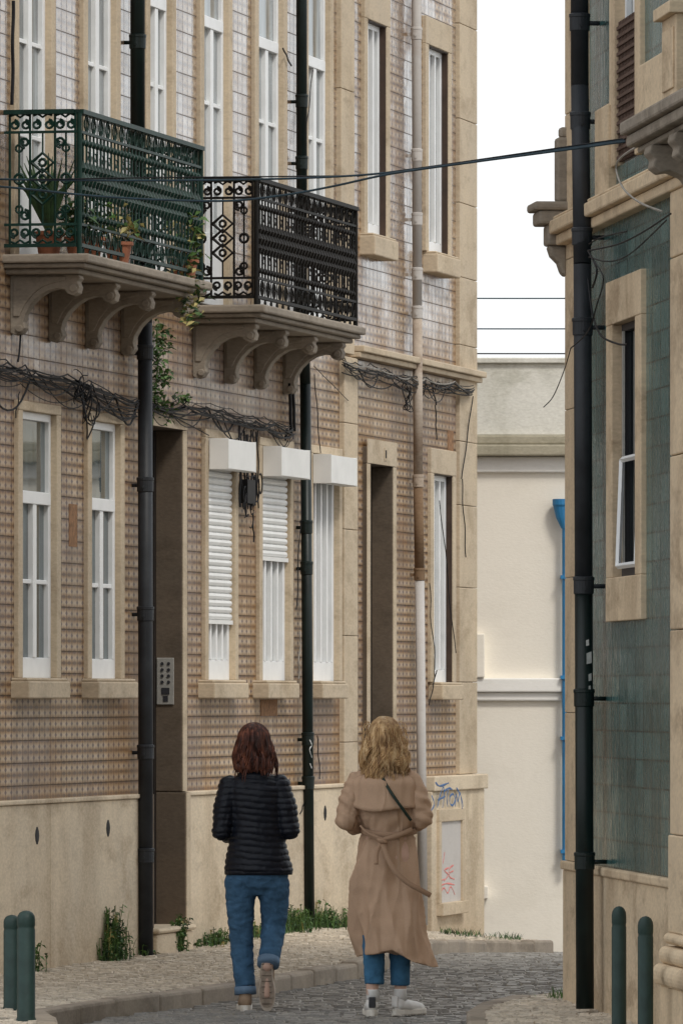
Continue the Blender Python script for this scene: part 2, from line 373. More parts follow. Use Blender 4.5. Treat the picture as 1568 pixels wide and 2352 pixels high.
def window(root,F,u0,u1,z0,z1,dep=0.01,sw=0.12,head=0.14,transom=None,bars=(),mull=1,gl='glass',sill=None,surround='stone',foot=0.0,bottom=0.10,sur_q=0.03,fw=0.05,framemat='white',name='window',lining=False):
    """framed window; parent = frame mesh, children glass, surround, sill"""
    f=MB(); qa,qb=-dep-0.05,-dep
    f.q(u0,u0+fw,qa,qb,z0,z1); f.q(u1-fw,u1,qa,qb,z0,z1)
    f.q(u0+fw,u1-fw,qa,qb,z1-fw,z1); f.q(u0+fw,u1-fw,qa,qb,z0,z0+bottom)
    a,b=u0+fw,u1-fw; top=z1-fw
    if transom:
        f.q(a,b,qa,qb+0.012,transom-.04,transom+.04); top=transom-.04
    for i in range(mull):
        c=a+(b-a)*(i+1)/(mull+1); w=.045 if mull==1 else .022
        f.q(c-w,c+w,qa+.003,qb+.006,z0+bottom,top)
    for zb in bars:
        f.q(a,b,qa+.006,qb-.006,zb-.014,zb+.014)
    f.q(a,a+.03,qa+.004,qb+.004,z0+bottom,top); f.q(b-.03,b,qa+.004,qb+.004,z0+bottom,top)
    w=f.obj(name,framemat,root,bevel=.004)
    g=MB(); g.q(a-.01,b+.01,-dep-.034,-dep-.028,z0+.02,z1-.02); g.obj('window_glass',gl,w)
    s=MB()
    s.q(u0-sw,u0,-dep-.06,sur_q,z0,z1); s.q(u1,u1+sw,-dep-.06,sur_q,z0,z1)
    s.q(u0-sw,u1+sw,-dep-.06,sur_q+.002,z1,z1+head)
    if foot: s.q(u0-sw,u1+sw,-dep-.06,sur_q+.002,z0-foot,z0)
    s.obj('surround',surround,w,bevel=.006)
    if lining:
        m=MB(); m.q(u1-.006,u1+.001,-dep+.001,sur_q-.012,z0,z1-.002); m.q(u0-.001,u0+.006,-dep+.001,sur_q-.012,z0,z1-.002); m.q(u0+.007,u1-.007,-dep+.001,sur_q-.012,z1-.008,z1-.001); m.obj('jamb_lining','brownwood',w)
    if sill:
        m=MB(); m.q(sill[0],sill[1],-dep-.05,sill[4],sill[2],sill[3]-.02); m.q(sill[0]+.01,sill[1]-.01,-dep-.048,sill[4]-.015,sill[3]-.02,sill[3])
        m.obj('sill',surround,w,bevel=.012)
    return w

def vpipe(root,pts,r,mats,segmi=None,collars=(),name='drainpipe'):
    mb=MB(); P=[(u,-q,z) for u,q,z in pts]
    for i in range(len(P)-1):
        mb.m=segmi[i] if segmi else 0
        mb.tube([P[i],P[i+1]],r,20)
    def at(z):
        for i in range(len(P)-1):
            a,b=P[i],P[i+1]
            if min(a[2],b[2])<=z<=max(a[2],b[2]):
                k=(z-a[2])/(b[2]-a[2]); return (a[0]+k*(b[0]-a[0]),a[1]+k*(b[1]-a[1])),(segmi[i] if segmi else 0)
        return (P[-1][0],P[-1][1]),0
    for z in collars:
        (x,y),mi=at(z); mb.m=mi
        mb.lathe([(r*1.02,z-.045),(r*1.12,z-.04),(r*1.14,z+.03),(r*1.2,z+.035),(r*1.2,z+.05),(r*1.02,z+.055)],x,y,20)
        mb.box(x-.012,x+.012,y,0.01,z-.012,z+.012)
        mb.box(x-r*1.35,x+r*1.35,y-.006,y+.006,z-.02,z+.0)
    o=mb.obj(name,mats,root)
    for p in o.data.polygons:
        if len(p.vertices)==4 and p.area>.002: p.use_smooth=True
    return o

# ------------------------------------------------------------------ terrain functions
def lerp(tab,x):
    if x<=tab[0][0]: return tab[0][1]
    for (a,b),(c,d) in zip(tab,tab[1:]):
        if x<=c: return b+(d-b)*(x-a)/(c-a)
    return tab[-1][1]
def g(Y): return lerp([(0,0),(55,0),(62.6,-.25),(66,-.35),(80,-.8),(900,-.8)],Y)
KH=.10
KL=[(-1.50,30),(-1.52,40),(-1.60,41.6),(-1.70,42.6),(-1.35,44.2),(-.65,46.8),(.05,50.3),(.63,55),(1.05,58.6),(1.45,60),(1.62,60.9),(1.55,62.5),(1.4,64),(1.35,65.9)]
KR=[(.70,30),(.72,40.5),(.75,42.5),(.84,43.6),(1.05,44.7),(1.33,45.4),(1.9,45.8),(9,46.3)]
def kx(Y): return lerp([(y,x) for x,y in KL],Y)
def kxr(Y): return lerp([(y,x) for x,y in KR],Y)
def wx(Y): return L.A.x+(Y-L.A.y)*L.t.x/L.t.y
def wz(Y): return lerp([(40,.12),(52,.12),(56,.17),(59,.08),(62.6,-.11),(66,-.22)],Y)
def padL(X,Y):
    k=kx(Y); w=wx(Y); f=max(0,min(1,(k-X)/max(.2,k-w))); zk=g(Y)+KH
    return zk+(wz(Y)-zk)*f
def padR(X,Y): return g(Y)+KH

mb=MB()
Ys=[-20,20,55,62.6,66,80,150,900]; 
for a,b in zip(Ys,Ys[1:]): mb.quad((-600,a,g(a)-.05),(600,a,g(a)-.05),(600,b,g(b)-.05),(-600,b,g(b)-.05))
struct(mb.obj('ground','earth',fix=False))
def setts(mb,test,zf,x0,x1,y0,y1,sp,zr,gap=.10,wave=.05,tilt=.045):
    Y=y0; row=0
    while Y<y1:
        X=x0+(row%2)*sp*.5
        while X<x1:
            cx=X+random.uniform(-.12,.12)*sp; cy=Y+random.uniform(-.1,.1)*sp+wave*sin(X*2.3+Y*.6)
            X+=sp*random.uniform(.92,1.1)
            if not test(cx,cy): continue
            h=sp*(.5-gap*random.uniform(.6,1.5)); hy=h*random.uniform(.88,1.05)
            z=zf(cx,cy)+random.gauss(0,zr); tx=random.gauss(0,tilt); ty=random.gauss(0,tilt); a=random.uniform(-.15,.15)
            ca,sa=cos(a),sin(a); n=len(mb.v)
            for k,(dx,dy) in enumerate(((-1,-1),(1,-1),(1,1),(-1,1))):
                px,py=dx*h,dy*hy; mb.v.append((cx+px*ca-py*sa,cy+px*sa+py*ca,z-.018))
            for k,(dx,dy) in enumerate(((-1,-1),(1,-1),(1,1),(-1,1))):
                px,py=dx*h*.80,dy*hy*.80; mb.v.append((cx+px*ca-py*sa,cy+px*sa+py*ca,z+px*tx+py*ty))
            for i in range(4):
                j=(i+1)%4; mb.face((n+i,n+j,n+4+j,n+4+i))
            mb.face((n+4,n+5,n+6,n+7))
        Y+=sp; row+=1
road=MB(); road.m=0
for a,b in zip([25,55,62.6],[55,62.6,65.98]): road.quad((-3,a,g(a)-.010),(9,a,g(a)-.010),(9,b,g(b)-.010),(-3,b,g(b)-.010))
road.m=1
def isroad(X,Y):
    if X<kx(Y)+.07: return False
    if Y<46.3 and X>kxr(Y)-.07: return False
    return True
setts(road,isroad,lambda x,y:g(y)+.010*noise.noise(Vector((x*1.2,y*.8,0))),-1.8,4.6,38.5,65.8,.095,.0032,.08,.09,.03)
struct(road.obj('road',['mortar','cob'],fix=False))
pv=MB(); pv.m=0
ys=[30+i*.5 for i in range(72)]
for a,b in zip(ys,ys[1:]):
    pv.quad((min(wx(a),-1.9)-.3,a,wz(a)-.012),(kx(a),a,g(a)+KH-.012),(kx(b),b,g(b)+KH-.012),(min(wx(b),kx(b)-.2)-.3,b,wz(b)-.012))
pv.m=1
def ispl(X,Y): return X<kx(Y)-.06 and X>wx(Y)-.05
setts(pv,ispl,padL,-3.4,1.7,40,65.8,.068,.0035,.08)
struct(pv.obj('left_pavement',['mortar','lime'],fix=False))
pv=MB(); pv.m=0
for (xa,ya),(xb,yb) in zip(KR,KR[1:]): pv.quad((xa,ya,KH-.012),(9,ya,KH-.012),(9,yb,KH-.012),(xb,yb,KH-.012))
pv.m=1
setts(pv,lambda X,Y: X>kxr(Y)+.06 and Y<45.9,padR,.6,2.6,38.5,46,.068,.0035,.08)
struct(pv.obj('right_pavement',['mortar','lime'],fix=False))
def kerb(pts,name):
    P=[Vector((x,y,0)) for x,y in pts]; out=[P[0]]
    for a,b in zip(P,P[1:]):
        n=max(1,int((b-a).length/.7))
        for i in range(1,n+1): out.append(a+(b-a)*i/n)
    mb=MB()
    for a,b in zip(out,out[1:]):
        d=(b-a).normalized(); s=Vector((-d.y,d.x,0))*.060; j=random.uniform(-.008,.008); d2=d*.006
        a2=a+d2; b2=b-d2; n=len(mb.v); za=g(a.y); zb=g(b.y)
        for p,zz in ((a2,za),(b2,zb)):
            mb.v+=[tuple((p+s)[:2])+(zz-.05,),tuple((p-s)[:2])+(zz-.05,),tuple((p-s)[:2])+(zz+KH+.002+j,),tuple((p+s)[:2])+(zz+KH+.002+j,)]
        for f in ((0,1,2,3),(4,7,6,5),(0,4,5,1),(1,5,6,2),(2,6,7,3),(3,7,4,0)): mb.face(tuple(n+i for i in f))
    return struct(mb.obj(name,'kerb',bevel=.020))
kerb(KL,'left_kerb'); kerb(KR,'right_kerb')

# ------------------------------------------------------------------ LEFT HOUSES
ZP=E-.635; ZT=9.6
h1=L.root('tiled_townhouse'); label(h1,'brown tiled townhouse with iron balconies and pale stone plinth','house',"tiled houses along the street")
h2=L.root('tiled_townhouse'); label(h2,'narrower brown tiled house with pale drainpipe at street end','house',"tiled houses along the street")
U=L.U
us=U(806,.03)    # party line
ue=U(1085,.0)
zt=E+1.81; zb=E+.13
def op(x0,x1): return U(x0,.03),U(x1,.03)
gw={'W1':op(53,131),'W2':op(212,278),'W3':op(480,541),'W4':op(604,668),'W5':op(720,780),'W6':op(997,1041)}
fwn={'F1':op(45,118),'F2':op(203,268),'F3':op(346,396),'F4':op(470,526),'F5':op(595,652),'F6':op(709,759)}
d1=op(346,418); d2=op(849,901)
w7=op(845,889); w8=op(985,1031)
z7b,z7t=E+3.54,E+5.18
holes1=[]
for k in ('W1','W2','W3','W4','W5'): holes1.append((gw[k][0]-.02,gw[k][1]+.02,zb-.02,zt+.02))
zfl=E+2.74; zft=E+5.45
for k,v in fwn.items(): holes1.append((v[0]-.02,v[1]+.02,zfl-.1,zft+.02))
holes1.append((d1[0]-.02,d1[1]+.02,-1,E+1.85))
holes2=[(gw['W6'][0]-.02,gw['W6'][1]+.02,zb-.02,zt),(d2[0]-.02,d2[1]+.02,-1,E+1.81),(w7[0]-.02,w7[1]+.02,z7b-.02,z7t+.02),(w8[0]-.02,w8[1]+.02,z7b-.02,z7t+.02)]
mb=MB(); wall(mb,-4,us,ZP,ZT,holes1)
mb.quad((-4,0,-.5),(-4,6,-.5),(-4,6,ZT),(-4,0,ZT)); mb.quad((-4,6,-.5),(us,6,-.5),(us,6,ZT),(-4,6,ZT)); mb.quad((-4,0.32,-.5),(us,.32,-.5),(us,.32,ZT),(-4,.32,ZT))
mb.obj('wall','tile',h1,fix=False)
mb=MB(); wall(mb,us,ue,ZP,ZT,holes2)
mb.quad((ue,0,-.5),(ue,6,-.5),(ue,6,ZT),(ue,0,ZT)); mb.quad((us,6,-.5),(ue,6,-.5),(ue,6,ZT),(us,6,ZT)); mb.quad((us,0.32,-.5),(ue,.32,-.5),(ue,.32,ZT),(us,.32,ZT))
mb.obj('wall','tile',h2,fix=False)
for h,a,b in ((h1,-4,us),(h2,us,ue)):
    r=MB(); r.prism([(.35,ZT),(.35,ZT+.12),(-2.9,ZT+1.8),(-6.2,ZT+.1),(-6.2,ZT)],a,b); r.obj('roof','terra',h)
    r=MB(); r.q(a,b,0,.25,ZT-.18,ZT-.002); r.obj('cornice','stone',h,bevel=.02)
def plinth(h,segs,mat):
    for a,b in segs:
        m=MB(); m.q(a,b,-.1,.045,-.6,ZP-.032); m.q(a,b,-.1,.06,ZP-.03,ZP)
        m.obj('plinth',mat,h,bevel=.008)
plinth(h1,[(-4,1.1),(1.105,d1[0]-.13),(d1[1]+.1,6.2),(6.205,us)],'stone_pl')
plinth(h2,[(us+.004,d2[0]-.13),(d2[1]+.13,12.3)],'stone_pl')
up=U(988,.06)
m=MB(); m.q(up,ue+.12,-.1,.075,-.7,ZP-.10); m.q(up,ue+.16,-.1,.10,ZP-.10,ZP+.02); m.obj('corner_plinth','stone_pl',h2,bevel=.01)
for x,y,h in ((87,1920,h1),(250,1903,h1),(748,1868,h1)):
    u=U(x,.05); m=MB(); z=L.Z(y,u)
    m.loft([(z-.055,u,-.042,.02,.006),(z-.03,u,-.042,.05,.008),(z,u,-.042,.06,.009),(z+.03,u,-.042,.05,.008),(z+.055,u,-.042,.02,.006)],12); m.obj('vent','black',h)
m=MB(); a,b=U(791,.04),U(822,.04); 
zz=[-.3,.6,1.5,2.3,3.1,3.9,4.40]
for p,qv in zip(zz,zz[1:]): m.q(a,b,-.05,.04,p+.004,qv)
zz=[4.42,5.4,6.4,7.4,8.4,ZT-.18]
a,b=U(784,.04),U(814,.04)
for p,qv in zip(zz,zz[1:]): m.q(a,b,-.05,.04,p+.004,qv)
m.obj('pilaster','stone',h2,bevel=.006)
m=MB(); a=U(1056,.035); z=ZP+.02
while z<ZT-.2:
    z2=min(z+random.uniform(.5,.8),ZT-.19); m.q(a,ue+.02,-.3,.035,z+.004,z2); z=z2
m.obj('quoin','stone',h2,bevel=.006)
m=MB(); m.q(U(822,.05),ue+.07,-.05,.07,E+2.58,E+2.62); m.q(U(822,.05),ue+.10,-.05,.10,E+2.622,E+2.67); m.obj('string_course','stone',h2,bevel=.008)
for k,x0,x1 in (('W1',36,162),('W2',198,318)):
    a,b=gw[k]; window(h1,L,a,b,zb,zt,.01,.11,.06,transom=E+1.27,bars=(E+.74,),mull=1,gl='glass',sill=(U(x0,.03),U(x1,.12),E,zb,.12),bottom=.13)
sh={}
for k,x0,x1 in (('W3',465,572),('W4',590,688),('W5',715,800)):
    a,b=gw[k]; sh[k]=window(h1,L,a,b,zb,zt,.015,.10,.06,mull=3,gl='glassb',sill=(U(x0,.03),U(x1,.12),E,zb,.12),bottom=.14)
window(h2,L,*gw['W6'],zb,zt-.02,.03,.12,.20,mull=2,gl='glass',sill=(U(992,.03),U(1065,.12),E-.01,zb,.12),lining=True)
for k,v in fwn.items():
    window(h1,L,v[0],v[1],zfl,zft,.01,.12,.2,transom=E+4.70,bars=(E+4.14,E+3.55),mull=1,gl='glassb',bottom=.5)
window(h2,L,*w7,z7b,z7t,.03,.12,.22,mull=2,gl='glass',sill=(U(835,.03),U(915,.12),z7b-.17,z7b,.12),lining=True)
window(h2,L,*w8,z7b,z7t,.03,.12,.22,mull=2,gl='glass',sill=(U(980,.03),U(1058,.12),z7b-.17,z7b,.12),lining=True)
def roll(k,zlow,bx0,bx1,b0=1.595):
    a,b=gw[k]; w=sh[k]
    if zlow is not None:
        m=MB(); z=zlow
        while z<zt: 
            m.prism([(-.010,z),(.005,z+.008),(.010,z+.024),(.005,z+.040),(-.010,z+.046)],a+.02,b-.02); z+=.047
        m.q(a+.01,b-.01,-.010,.014,zlow-.03,zlow-.001)
        m.obj('roller_shutter','shutter',w)
    m=MB(); u0,u1=U(bx0,.035),U(bx1,.17)
    m.q(u0,u1,.034,.165,E+b0,E+b0+.205); m.q(u0-.004,u0,.032,.17,E+b0-.005,E+b0+.21); m.q(u1,u1+.004,.032,.17,E+b0-.005,E+b0+.21)
    m.obj('shutter_box','shutter',w,bevel=.006)
roll('W3',E+.55,482,588); roll('W4',E+1.02,605,712); roll('W5',None,720,820,1.59)
def door(h,d,top,dep,smat):
    m=MB(); m.q(d[0],d[1],-dep-.05,-dep,.1,top-.55); m.q(d[0],d[1],-dep-.05,-dep+.02,top-.55,top-.47)
    for i in range(2):
        for j in range(3):
            w=(d[1]-d[0])/2; a=d[0]+i*w+.07; zz=.25+j*.85; m.q(a,a+w-.14,-dep,-dep+.015,zz,zz+.7)
    m.q(d[0],d[0]+.05,-dep,-dep+.04,.1,top); m.q(d[1]-.05,d[1],-dep,-dep+.04,.1,top)
    o=m.obj('door','wood',h,bevel=.004)
    k=MB(); k.q(d[0]+.05,d[1]-.05,-dep-.04,-dep-.02,top-.47,top); k.obj('fanlight','glassd',o)
    k=MB(); c=(d[0]+d[1])/2+.06; k.sphere((c,dep-.05,1.1),.03); k.tube([(c,dep,1.1),(c,dep-.05,1.1)],.012); k.obj('door_knob','metal',o,smooth=True)
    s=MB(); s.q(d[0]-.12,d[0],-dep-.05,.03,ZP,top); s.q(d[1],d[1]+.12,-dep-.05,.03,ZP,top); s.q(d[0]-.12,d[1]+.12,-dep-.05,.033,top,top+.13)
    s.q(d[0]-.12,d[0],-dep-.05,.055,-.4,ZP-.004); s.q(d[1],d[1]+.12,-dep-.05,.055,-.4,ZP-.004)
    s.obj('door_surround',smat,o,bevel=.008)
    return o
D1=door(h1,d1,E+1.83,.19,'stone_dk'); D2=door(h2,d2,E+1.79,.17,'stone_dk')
m=MB(); m.q(d1[0]-.12,d1[1]+.125,.0335,.040,E+1.835,E+1.955); m.q(d1[1]+.006,d1[1]+.125,.0305,.037,ZP+.003,E+1.83); m.q(d1[1]+.006,d1[1]+.125,.0555,.062,-.3,ZP-.006); m.obj('architrave','stone',D1)
m=MB(); m.q(d2[0]-.12,d2[1]+.125,.0335,.040,E+1.795,E+1.98); m.q(d2[1]+.006,d2[1]+.125,.0305,.037,ZP+.003,E+1.79); m.q(d2[0]-.125,d2[0]-.006,.0305,.037,ZP+.003,E+1.79); m.obj('architrave','stone',D2)
m=MB(); m.q(d1[0]-.1,d1[1]+.05,-.24,.10,-.2,.25); m.q(d1[0]-.12,d1[1]+.07,-.24,.12,.252,.29); m.obj('step','stone_pl',D1,bevel=.02)
m=MB(); m.q(d2[0],d2[1],-.22,.05,-.3,.22); m.obj('step','stone_gr',D2,bevel=.02)
c=(d2[0]+d2[1])/2+.1; m=MB(); m.q(c-.04,c+.04,.040,.046,E+1.83,E+1.93); p=m.obj('number_plate','stone',D2)
m=MB(); m.q(c-.016,c+.016,.0465,.050,E+1.85,E+1.91); m.obj('number','black',p)
m=MB(); ui=d1[1]; zc=L.Z(1565,ui); m.box(ui-.014,ui-.001,.025,.145,zc-.16,zc+.16); ic=m.obj('intercom','metal',D1,bevel=.004)
for i in range(2):
    for j in range(4): 
        m=MB(); m.tube([(ui-.014,.06+i*.045,zc+.12-j*.042),(ui-.022,.06+i*.045,zc+.12-j*.042)],.011,10); m.obj('button','shoed',ic)
m=MB(); m.box(ui-.020,ui-.0145,.055,.11,zc-.09,zc-.045); m.obj('speaker_grille','shoed',ic)
m=MB(); m.box(ui-.018,ui-.0145,.065,.10,zc-.14,zc-.10); m.obj('lock_plate','shoed',ic)
ub=lambda x,q:U(x,q)
vpipe(h1,[(ub(316,.09),.09,ZT-.2),(ub(316,.09),.09,E+3.2),(ub(333,.09),.09,E+2.9),(ub(333,.09),.09,E+2.5),(ub(335,.09),.09,.12)],.049,['pgreen','pgrey'],[0,0,1,1],collars=(E+4.35,E+1.42,E+.56,E-.36,E-1.05,E+2.3),name='drainpipe')['label']='dark grey drainpipe turning green above the balcony'
vpipe(h1,[(ub(692,.075),.075,ZT-.2),(ub(693,.075),.075,E+3.0),(ub(701,.075),.075,E+2.3),(ub(710,.075),.075,.12)],.040,['pgreen'],None,collars=(E+4.35,E+3.9,E+1.25,E+.95,E-.3,E-.62),name='drainpipe')['label']='near-black green drainpipe'
vpipe(h2,[(ub(954,.07),.07,ZT-.2),(ub(958,.07),.07,E+3.02),(ub(960,.07),.07,E+1.7),(ub(963,.07),.07,E+.97),(ub(971,.07),.07,.05)],.038,['plight','prust','prust2'],[0,1,2,0],collars=(E+5.2,E+4.25,E+3.75,E+3.32,E+3.02,E+1.7,E+.97),name='drainpipe')['label']='pale drainpipe with rusty middle section'
cu0,cu1=U(1004,.08),U(1062,.08); zc0,zc1=L.Z(2105,cu0),L.Z(1860,cu0)
m=MB(); fr=.09
m.q(cu0,cu1,.06,.10,zc1-.1,zc1); m.q(cu0,cu1,.06,.13,zc0,zc0+.1); m.q(cu0,cu0+fr,.06,.10,zc0+.1,zc1-.1); m.q(cu1-fr,cu1,.06,.10,zc0+.1,zc1-.1)
cab=m.obj('meter_cabinet','stone',h2,bevel=.005)
m=MB(); m.q(cu0+fr,cu1-fr,.062,.082,zc0+.1,zc1-.1); m.obj('cabinet_door','plight',cab)
def crom(P,k=6):
    out=[]
    for i in range(len(P)-1):
        p0=P[max(i-1,0)];p1=P[i];p2=P[i+1];p3=P[min(i+2,len(P)-1)]
        for j in range(k):
            t=j/k; out.append(.5*((2*p1)+(p2-p0)*t+(2*p0-5*p1+4*p2-p3)*t*t+(3*p1-3*p2+p3-p0)*t**3))
    out.append(P[-1]); return out
def strokes(lines,q,w,name,mat,par):
    m=MB()
    for ln in lines:
        pts=[]
        for x,y in ln:
            u=U(x,q); pts.append(Vector((u,-q,L.Z(y,u,q))))
        pts=crom(pts,5); n=len(pts)
        m.tube(pts,[w*(.5+.8*abs(sin(2.2*i/n*pi+.5))) for i in range(n)],6,flat=.25)
    return m.obj(name,mat,par)
strokes([[(1004,1855),(1011,1826),(1018,1808),(1019,1835),(1016,1856)],[(1006,1838),(1022,1830)],[(1020,1818),(1030,1811),(1038,1814)],[(1029,1812),(1026,1835),(1028,1853)],[(1040,1824),(1033,1830),(1033,1846),(1040,1850),(1045,1836),(1040,1824)],[(1045,1853),(1047,1826),(1051,1842),(1056,1822),(1061,1858)],[(1000,1798),(1010,1806),(1030,1799)],[(1048,1810),(1058,1830),(1063,1853)],[(991,1828),(997,1848),(989,1864)]],.101,.008,'graffiti','gblue',h2)
strokes([[(1014,1992),(1010,2008),(1012,2022),(1021,2020)],[(1030,1994),(1020,2000),(1029,2010),(1020,2024)],[(1041,1988),(1032,1996),(1032,2014),(1043,2020)],[(1033,2005),(1041,2001)],[(1009,2036),(1026,2030),(1043,2033)],[(1011,2054),(1019,2040),(1028,2052),(1035,2037),(1044,2055)],[(1021,1958),(1017,1985)]],.084,.006,'graffiti','gred',h2)
strokes([[(711,1700),(716,1712),(711,1722),(716,1740)],[(712,1755),(716,1765)]],.125,.006,'paint_mark','paper',h1)

# ------------------------------------------------------------------ balconies
def ring(m,c,r,t,plane='q',n=14,turn=2*pi,a0=0.0,sp=1.0):
    pts=[]
    k=int(n*turn/(2*pi))+1
    for i in range(k+1):
        a=a0+turn*i/k; rr=r*(1-(1-sp)*i/k)
        if plane=='q': pts.append((c[0],c[1]+rr*cos(a),c[2]+rr*sin(a)))
        else: pts.append((c[0]+rr*cos(a),c[1],c[2]+rr*sin(a)))
    m.tube(pts,t,5,cap=False)
def balcony(h,u0,u1,zs,zr,mat,lab):
    Q=.5
    s=MB(); s.q(u0-.05,u1+.05,-.05,Q+.05,zs-.055,zs); s.q(u0-.02,u1+.02,-.05,Q+.02,zs-.085,zs-.056); s.q(u0+.03,u1-.03,-.05,Q-.03,zs-.12,zs-.086)
    sl=s.obj('balcony','stone_gr',h,bevel=.012); sl['label']=lab
    n=4
    for i in range(n):
        uc=u0+.14+(u1-u0-.42)*i/(n-1)
        pr=[(0,0),(.44,0),(.45,-.025),(.43,-.045),(.445,-.075),(.435,-.115),(.40,-.13),(.365,-.115),(.35,-.09),(.30,-.085),(.24,-.10),(.18,-.135),(.13,-.185),(.095,-.245),(.085,-.29),(.095,-.33),(.07,-.365),(.03,-.375),(0,-.36)]
        c=MB(); c.prism([(a,zs-.121+b) for a,b in pr],uc,uc+.11)
        c.prism([(.02,zs-.13),(.36,zs-.13),(.36,zs-.155),(.29,zs-.170),(.22,zs-.19),(.16,zs-.23),(.10,zs-.30),(.06,zs-.38),(.02,zs-.38)],uc-.010,uc+.120)
        c.tube([(uc-.014,-.405,zs-.205),(uc+.124,-.405,zs-.205)],.026,12)
        c.tube([(uc-.014,-.06,zs-.455),(uc+.124,-.06,zs-.455)],.024,12)
        c.obj('corbel','stone_gr',sl,bevel=.006)
    r=MB(); q1=Q-.02; zl=zs+.055
    def rail(z,t,w): 
        r.q(u0,u1,q1-w,q1+w,z-t,z+t); r.q(u0-w,u0+w,0,q1-w-.001,z-t,z+t); r.q(u1-w,u1+w,0,q1-w-.001,z-t,z+t)
    rail(zr-.02,.014,.028); rail(zr-.145,.008,.010); rail(zl+.13,.008,.010); rail(zl,.011,.014)
    for uu in (u0,u1): r.tube([(uu,-q1,zs),(uu,-q1,zr-.03)],.017,8)
    N=int((u1-u0)/.092)
    H=zr-.15-(zl+.13)
    for i in range(1,N):
        uu=u0+(u1-u0)*i/N; zb0=zl+.13; t=.0070
        prof=[(t,0),(t,.06),(.020,.09),(.020,.11),(t,.14),(t,.30),(.024,.38),(.010,.43),(.027,.50),(.010,.57),(.024,.62),(t,.70),(t,.86),(.020,.89),(.020,.91),(t,.94),(t,1)]
        r.lathe([(a,zb0+b*H) for a,b in prof],uu,-q1,6)
        if i%2==0:
            for zc in (zr-.088,zl+.068): ring(r,(uu,-q1,zc),.050,.0065,'u',8)
            # small scroll pair flanking every second baluster
            ring(r,(uu+.046,-q1,zb0+.24*H),.026,.0045,'u',7,turn=1.6*pi,a0=.2); ring(r,(uu+.046,-q1,zb0+.77*H),.026,.0045,'u',7,turn=1.6*pi,a0=3.3)
        r.tube([(uu,-q1,zr-.15),(uu,-q1,zr-.03)],.004,4); r.tube([(uu,-q1,zl),(uu,-q1,zl+.13)],.004,4)
        if i%2: ring(r,(uu,-q1,zl-.035),.022,.006,'u',6)
    for uu in (u0,u1):
        def S(q,z): return (uu,-q,z)
        for q in (.035,.165,.325,.455): r.tube([S(q,zl),S(q,zr-.03)],.0085,5)
        for q in (.095,.395): r.tube([S(q,zl+.13),S(q,zr-.15)],.007,5)
        for zc,sg in ((zr-.088,1),(zl+.068,-1)):
            for q in (.065,.135,.205,.285,.355,.425): ring(r,(uu,-q,zc-.01*sg),.030,.009,'q',10,turn=2.6*pi,a0=pi/2*sg,sp=.35)
            for q in (.10,.245,.39):
                r.tube([S(q-.06,zc+.045*sg),S(q-.03,zc+.055*sg),S(q,zc+.035*sg),S(q+.03,zc+.055*sg),S(q+.06,zc+.045*sg)],.008,5)
        mid=(zl+.13+zr-.15)/2
        for dz in (-.10,0,.10):
            r.tube([S(.245-.07,mid+dz),S(.245,mid+dz+.06),S(.245+.07,mid+dz),S(.245,mid+dz-.06),S(.245-.07,mid+dz)],.011,5)
            ring(r,(uu,-.245,mid+dz),.022,.010,'q',8)
        for q in (.095,.395): ring(r,(uu,-q,mid),.03,.010,'q',10); ring(r,(uu,-q,mid+.19),.022,.008,'q',8); ring(r,(uu,-q,mid-.19),.022,.008,'q',8)
        for sgn in (1,-1):
            for q0 in (.13,.36):
                ring(r,(uu,-q0,mid+sgn*.225),.034,.009,'q',10,turn=2.8*pi,a0=-pi/2*sgn,sp=.3)
        r.tube([S(.245,zl+.13),S(.245,mid-.16)],.006,5); r.tube([S(.245,zr-.15),S(.245,mid+.16)],.006,5)
    r.obj('railing',mat,sl,smooth=False)
    return sl
B1=balcony(h1,.115,3.45,E+2.765,E+3.67,'igreen','stone balcony with dark green iron railing and potted plants')
B2=balcony(h1,5.13,8.42,E+2.70,E+3.58,'iblack','stone balcony with black cast iron railing')

def clump(mb,c,rad,n,sz,mi=None):
    for i in range(n):
        while True:
            p=Vector([random.uniform(-1,1) for _ in range(3)])
            if p.length<1: break
        if noise.noise(p*2.2+Vector(c))<-.18: continue
        if mi: mb.m=random.choice(mi)
        mb.leaf((c[0]+p.x*rad[0],c[1]+p.y*rad[1],c[2]+p.z*rad[2]),sz)
def pot(u,q,z,r,h,mats,hgt,lab,n=140,droop=False,spiky=False):
    m=MB(); m.lathe([(r*.7,z),(r*.95,z+h*.85),(r*1.08,z+h*.85),(r*1.08,z+h),(r*.9,z+h),(r*.85,z+h*.9)],0,0,16)
    x,y,_=L.P(u,q,0)
    p=m.obj('potted_plant','terra',None,smooth=False,loc=(x,y,0)); label(p,lab,'potted plant',"plants on the green balcony")
    f=MB()
    if spiky:
        for i in range(26):
            a=random.uniform(0,2*pi); s=random.uniform(.12,.36); 
            f.tube([(0,0,z+h*.9),(cos(a)*s*.4,sin(a)*s*.3,z+h+hgt*.6),(cos(a)*s*.8,sin(a)*s*.5,z+h+hgt*random.uniform(.7,1.2))],[.010,.012,.002],4,flat=.3)
    else:
        for i in range(7):
            a=random.uniform(0,2*pi); f.tube([(0,0,z+h*.9),(cos(a)*r,sin(a)*r,z+h+hgt*.6)],[.005,.002],4)
        clump(f,(0,0,z+h+hgt*.45),(r*1.9,r*1.7,hgt*.6),n,.065,[0,0,1])
        if droop:
            for k in range(5):
                a=random.uniform(-.15,.35); clump(f,(.02+a*.4,-.05-random.uniform(0,.1),z+h-.05-k*.08),(.10,.08,.09),40,.06,[0,1,2])
    f.obj('foliage',mats,p,fix=False)
zf=E+2.766
pot(.45,.20,zf,.09,.16,['leafd','leaf','leafy'],.42,'spiky dark green plant in a terracotta pot on the balcony',spiky=True)
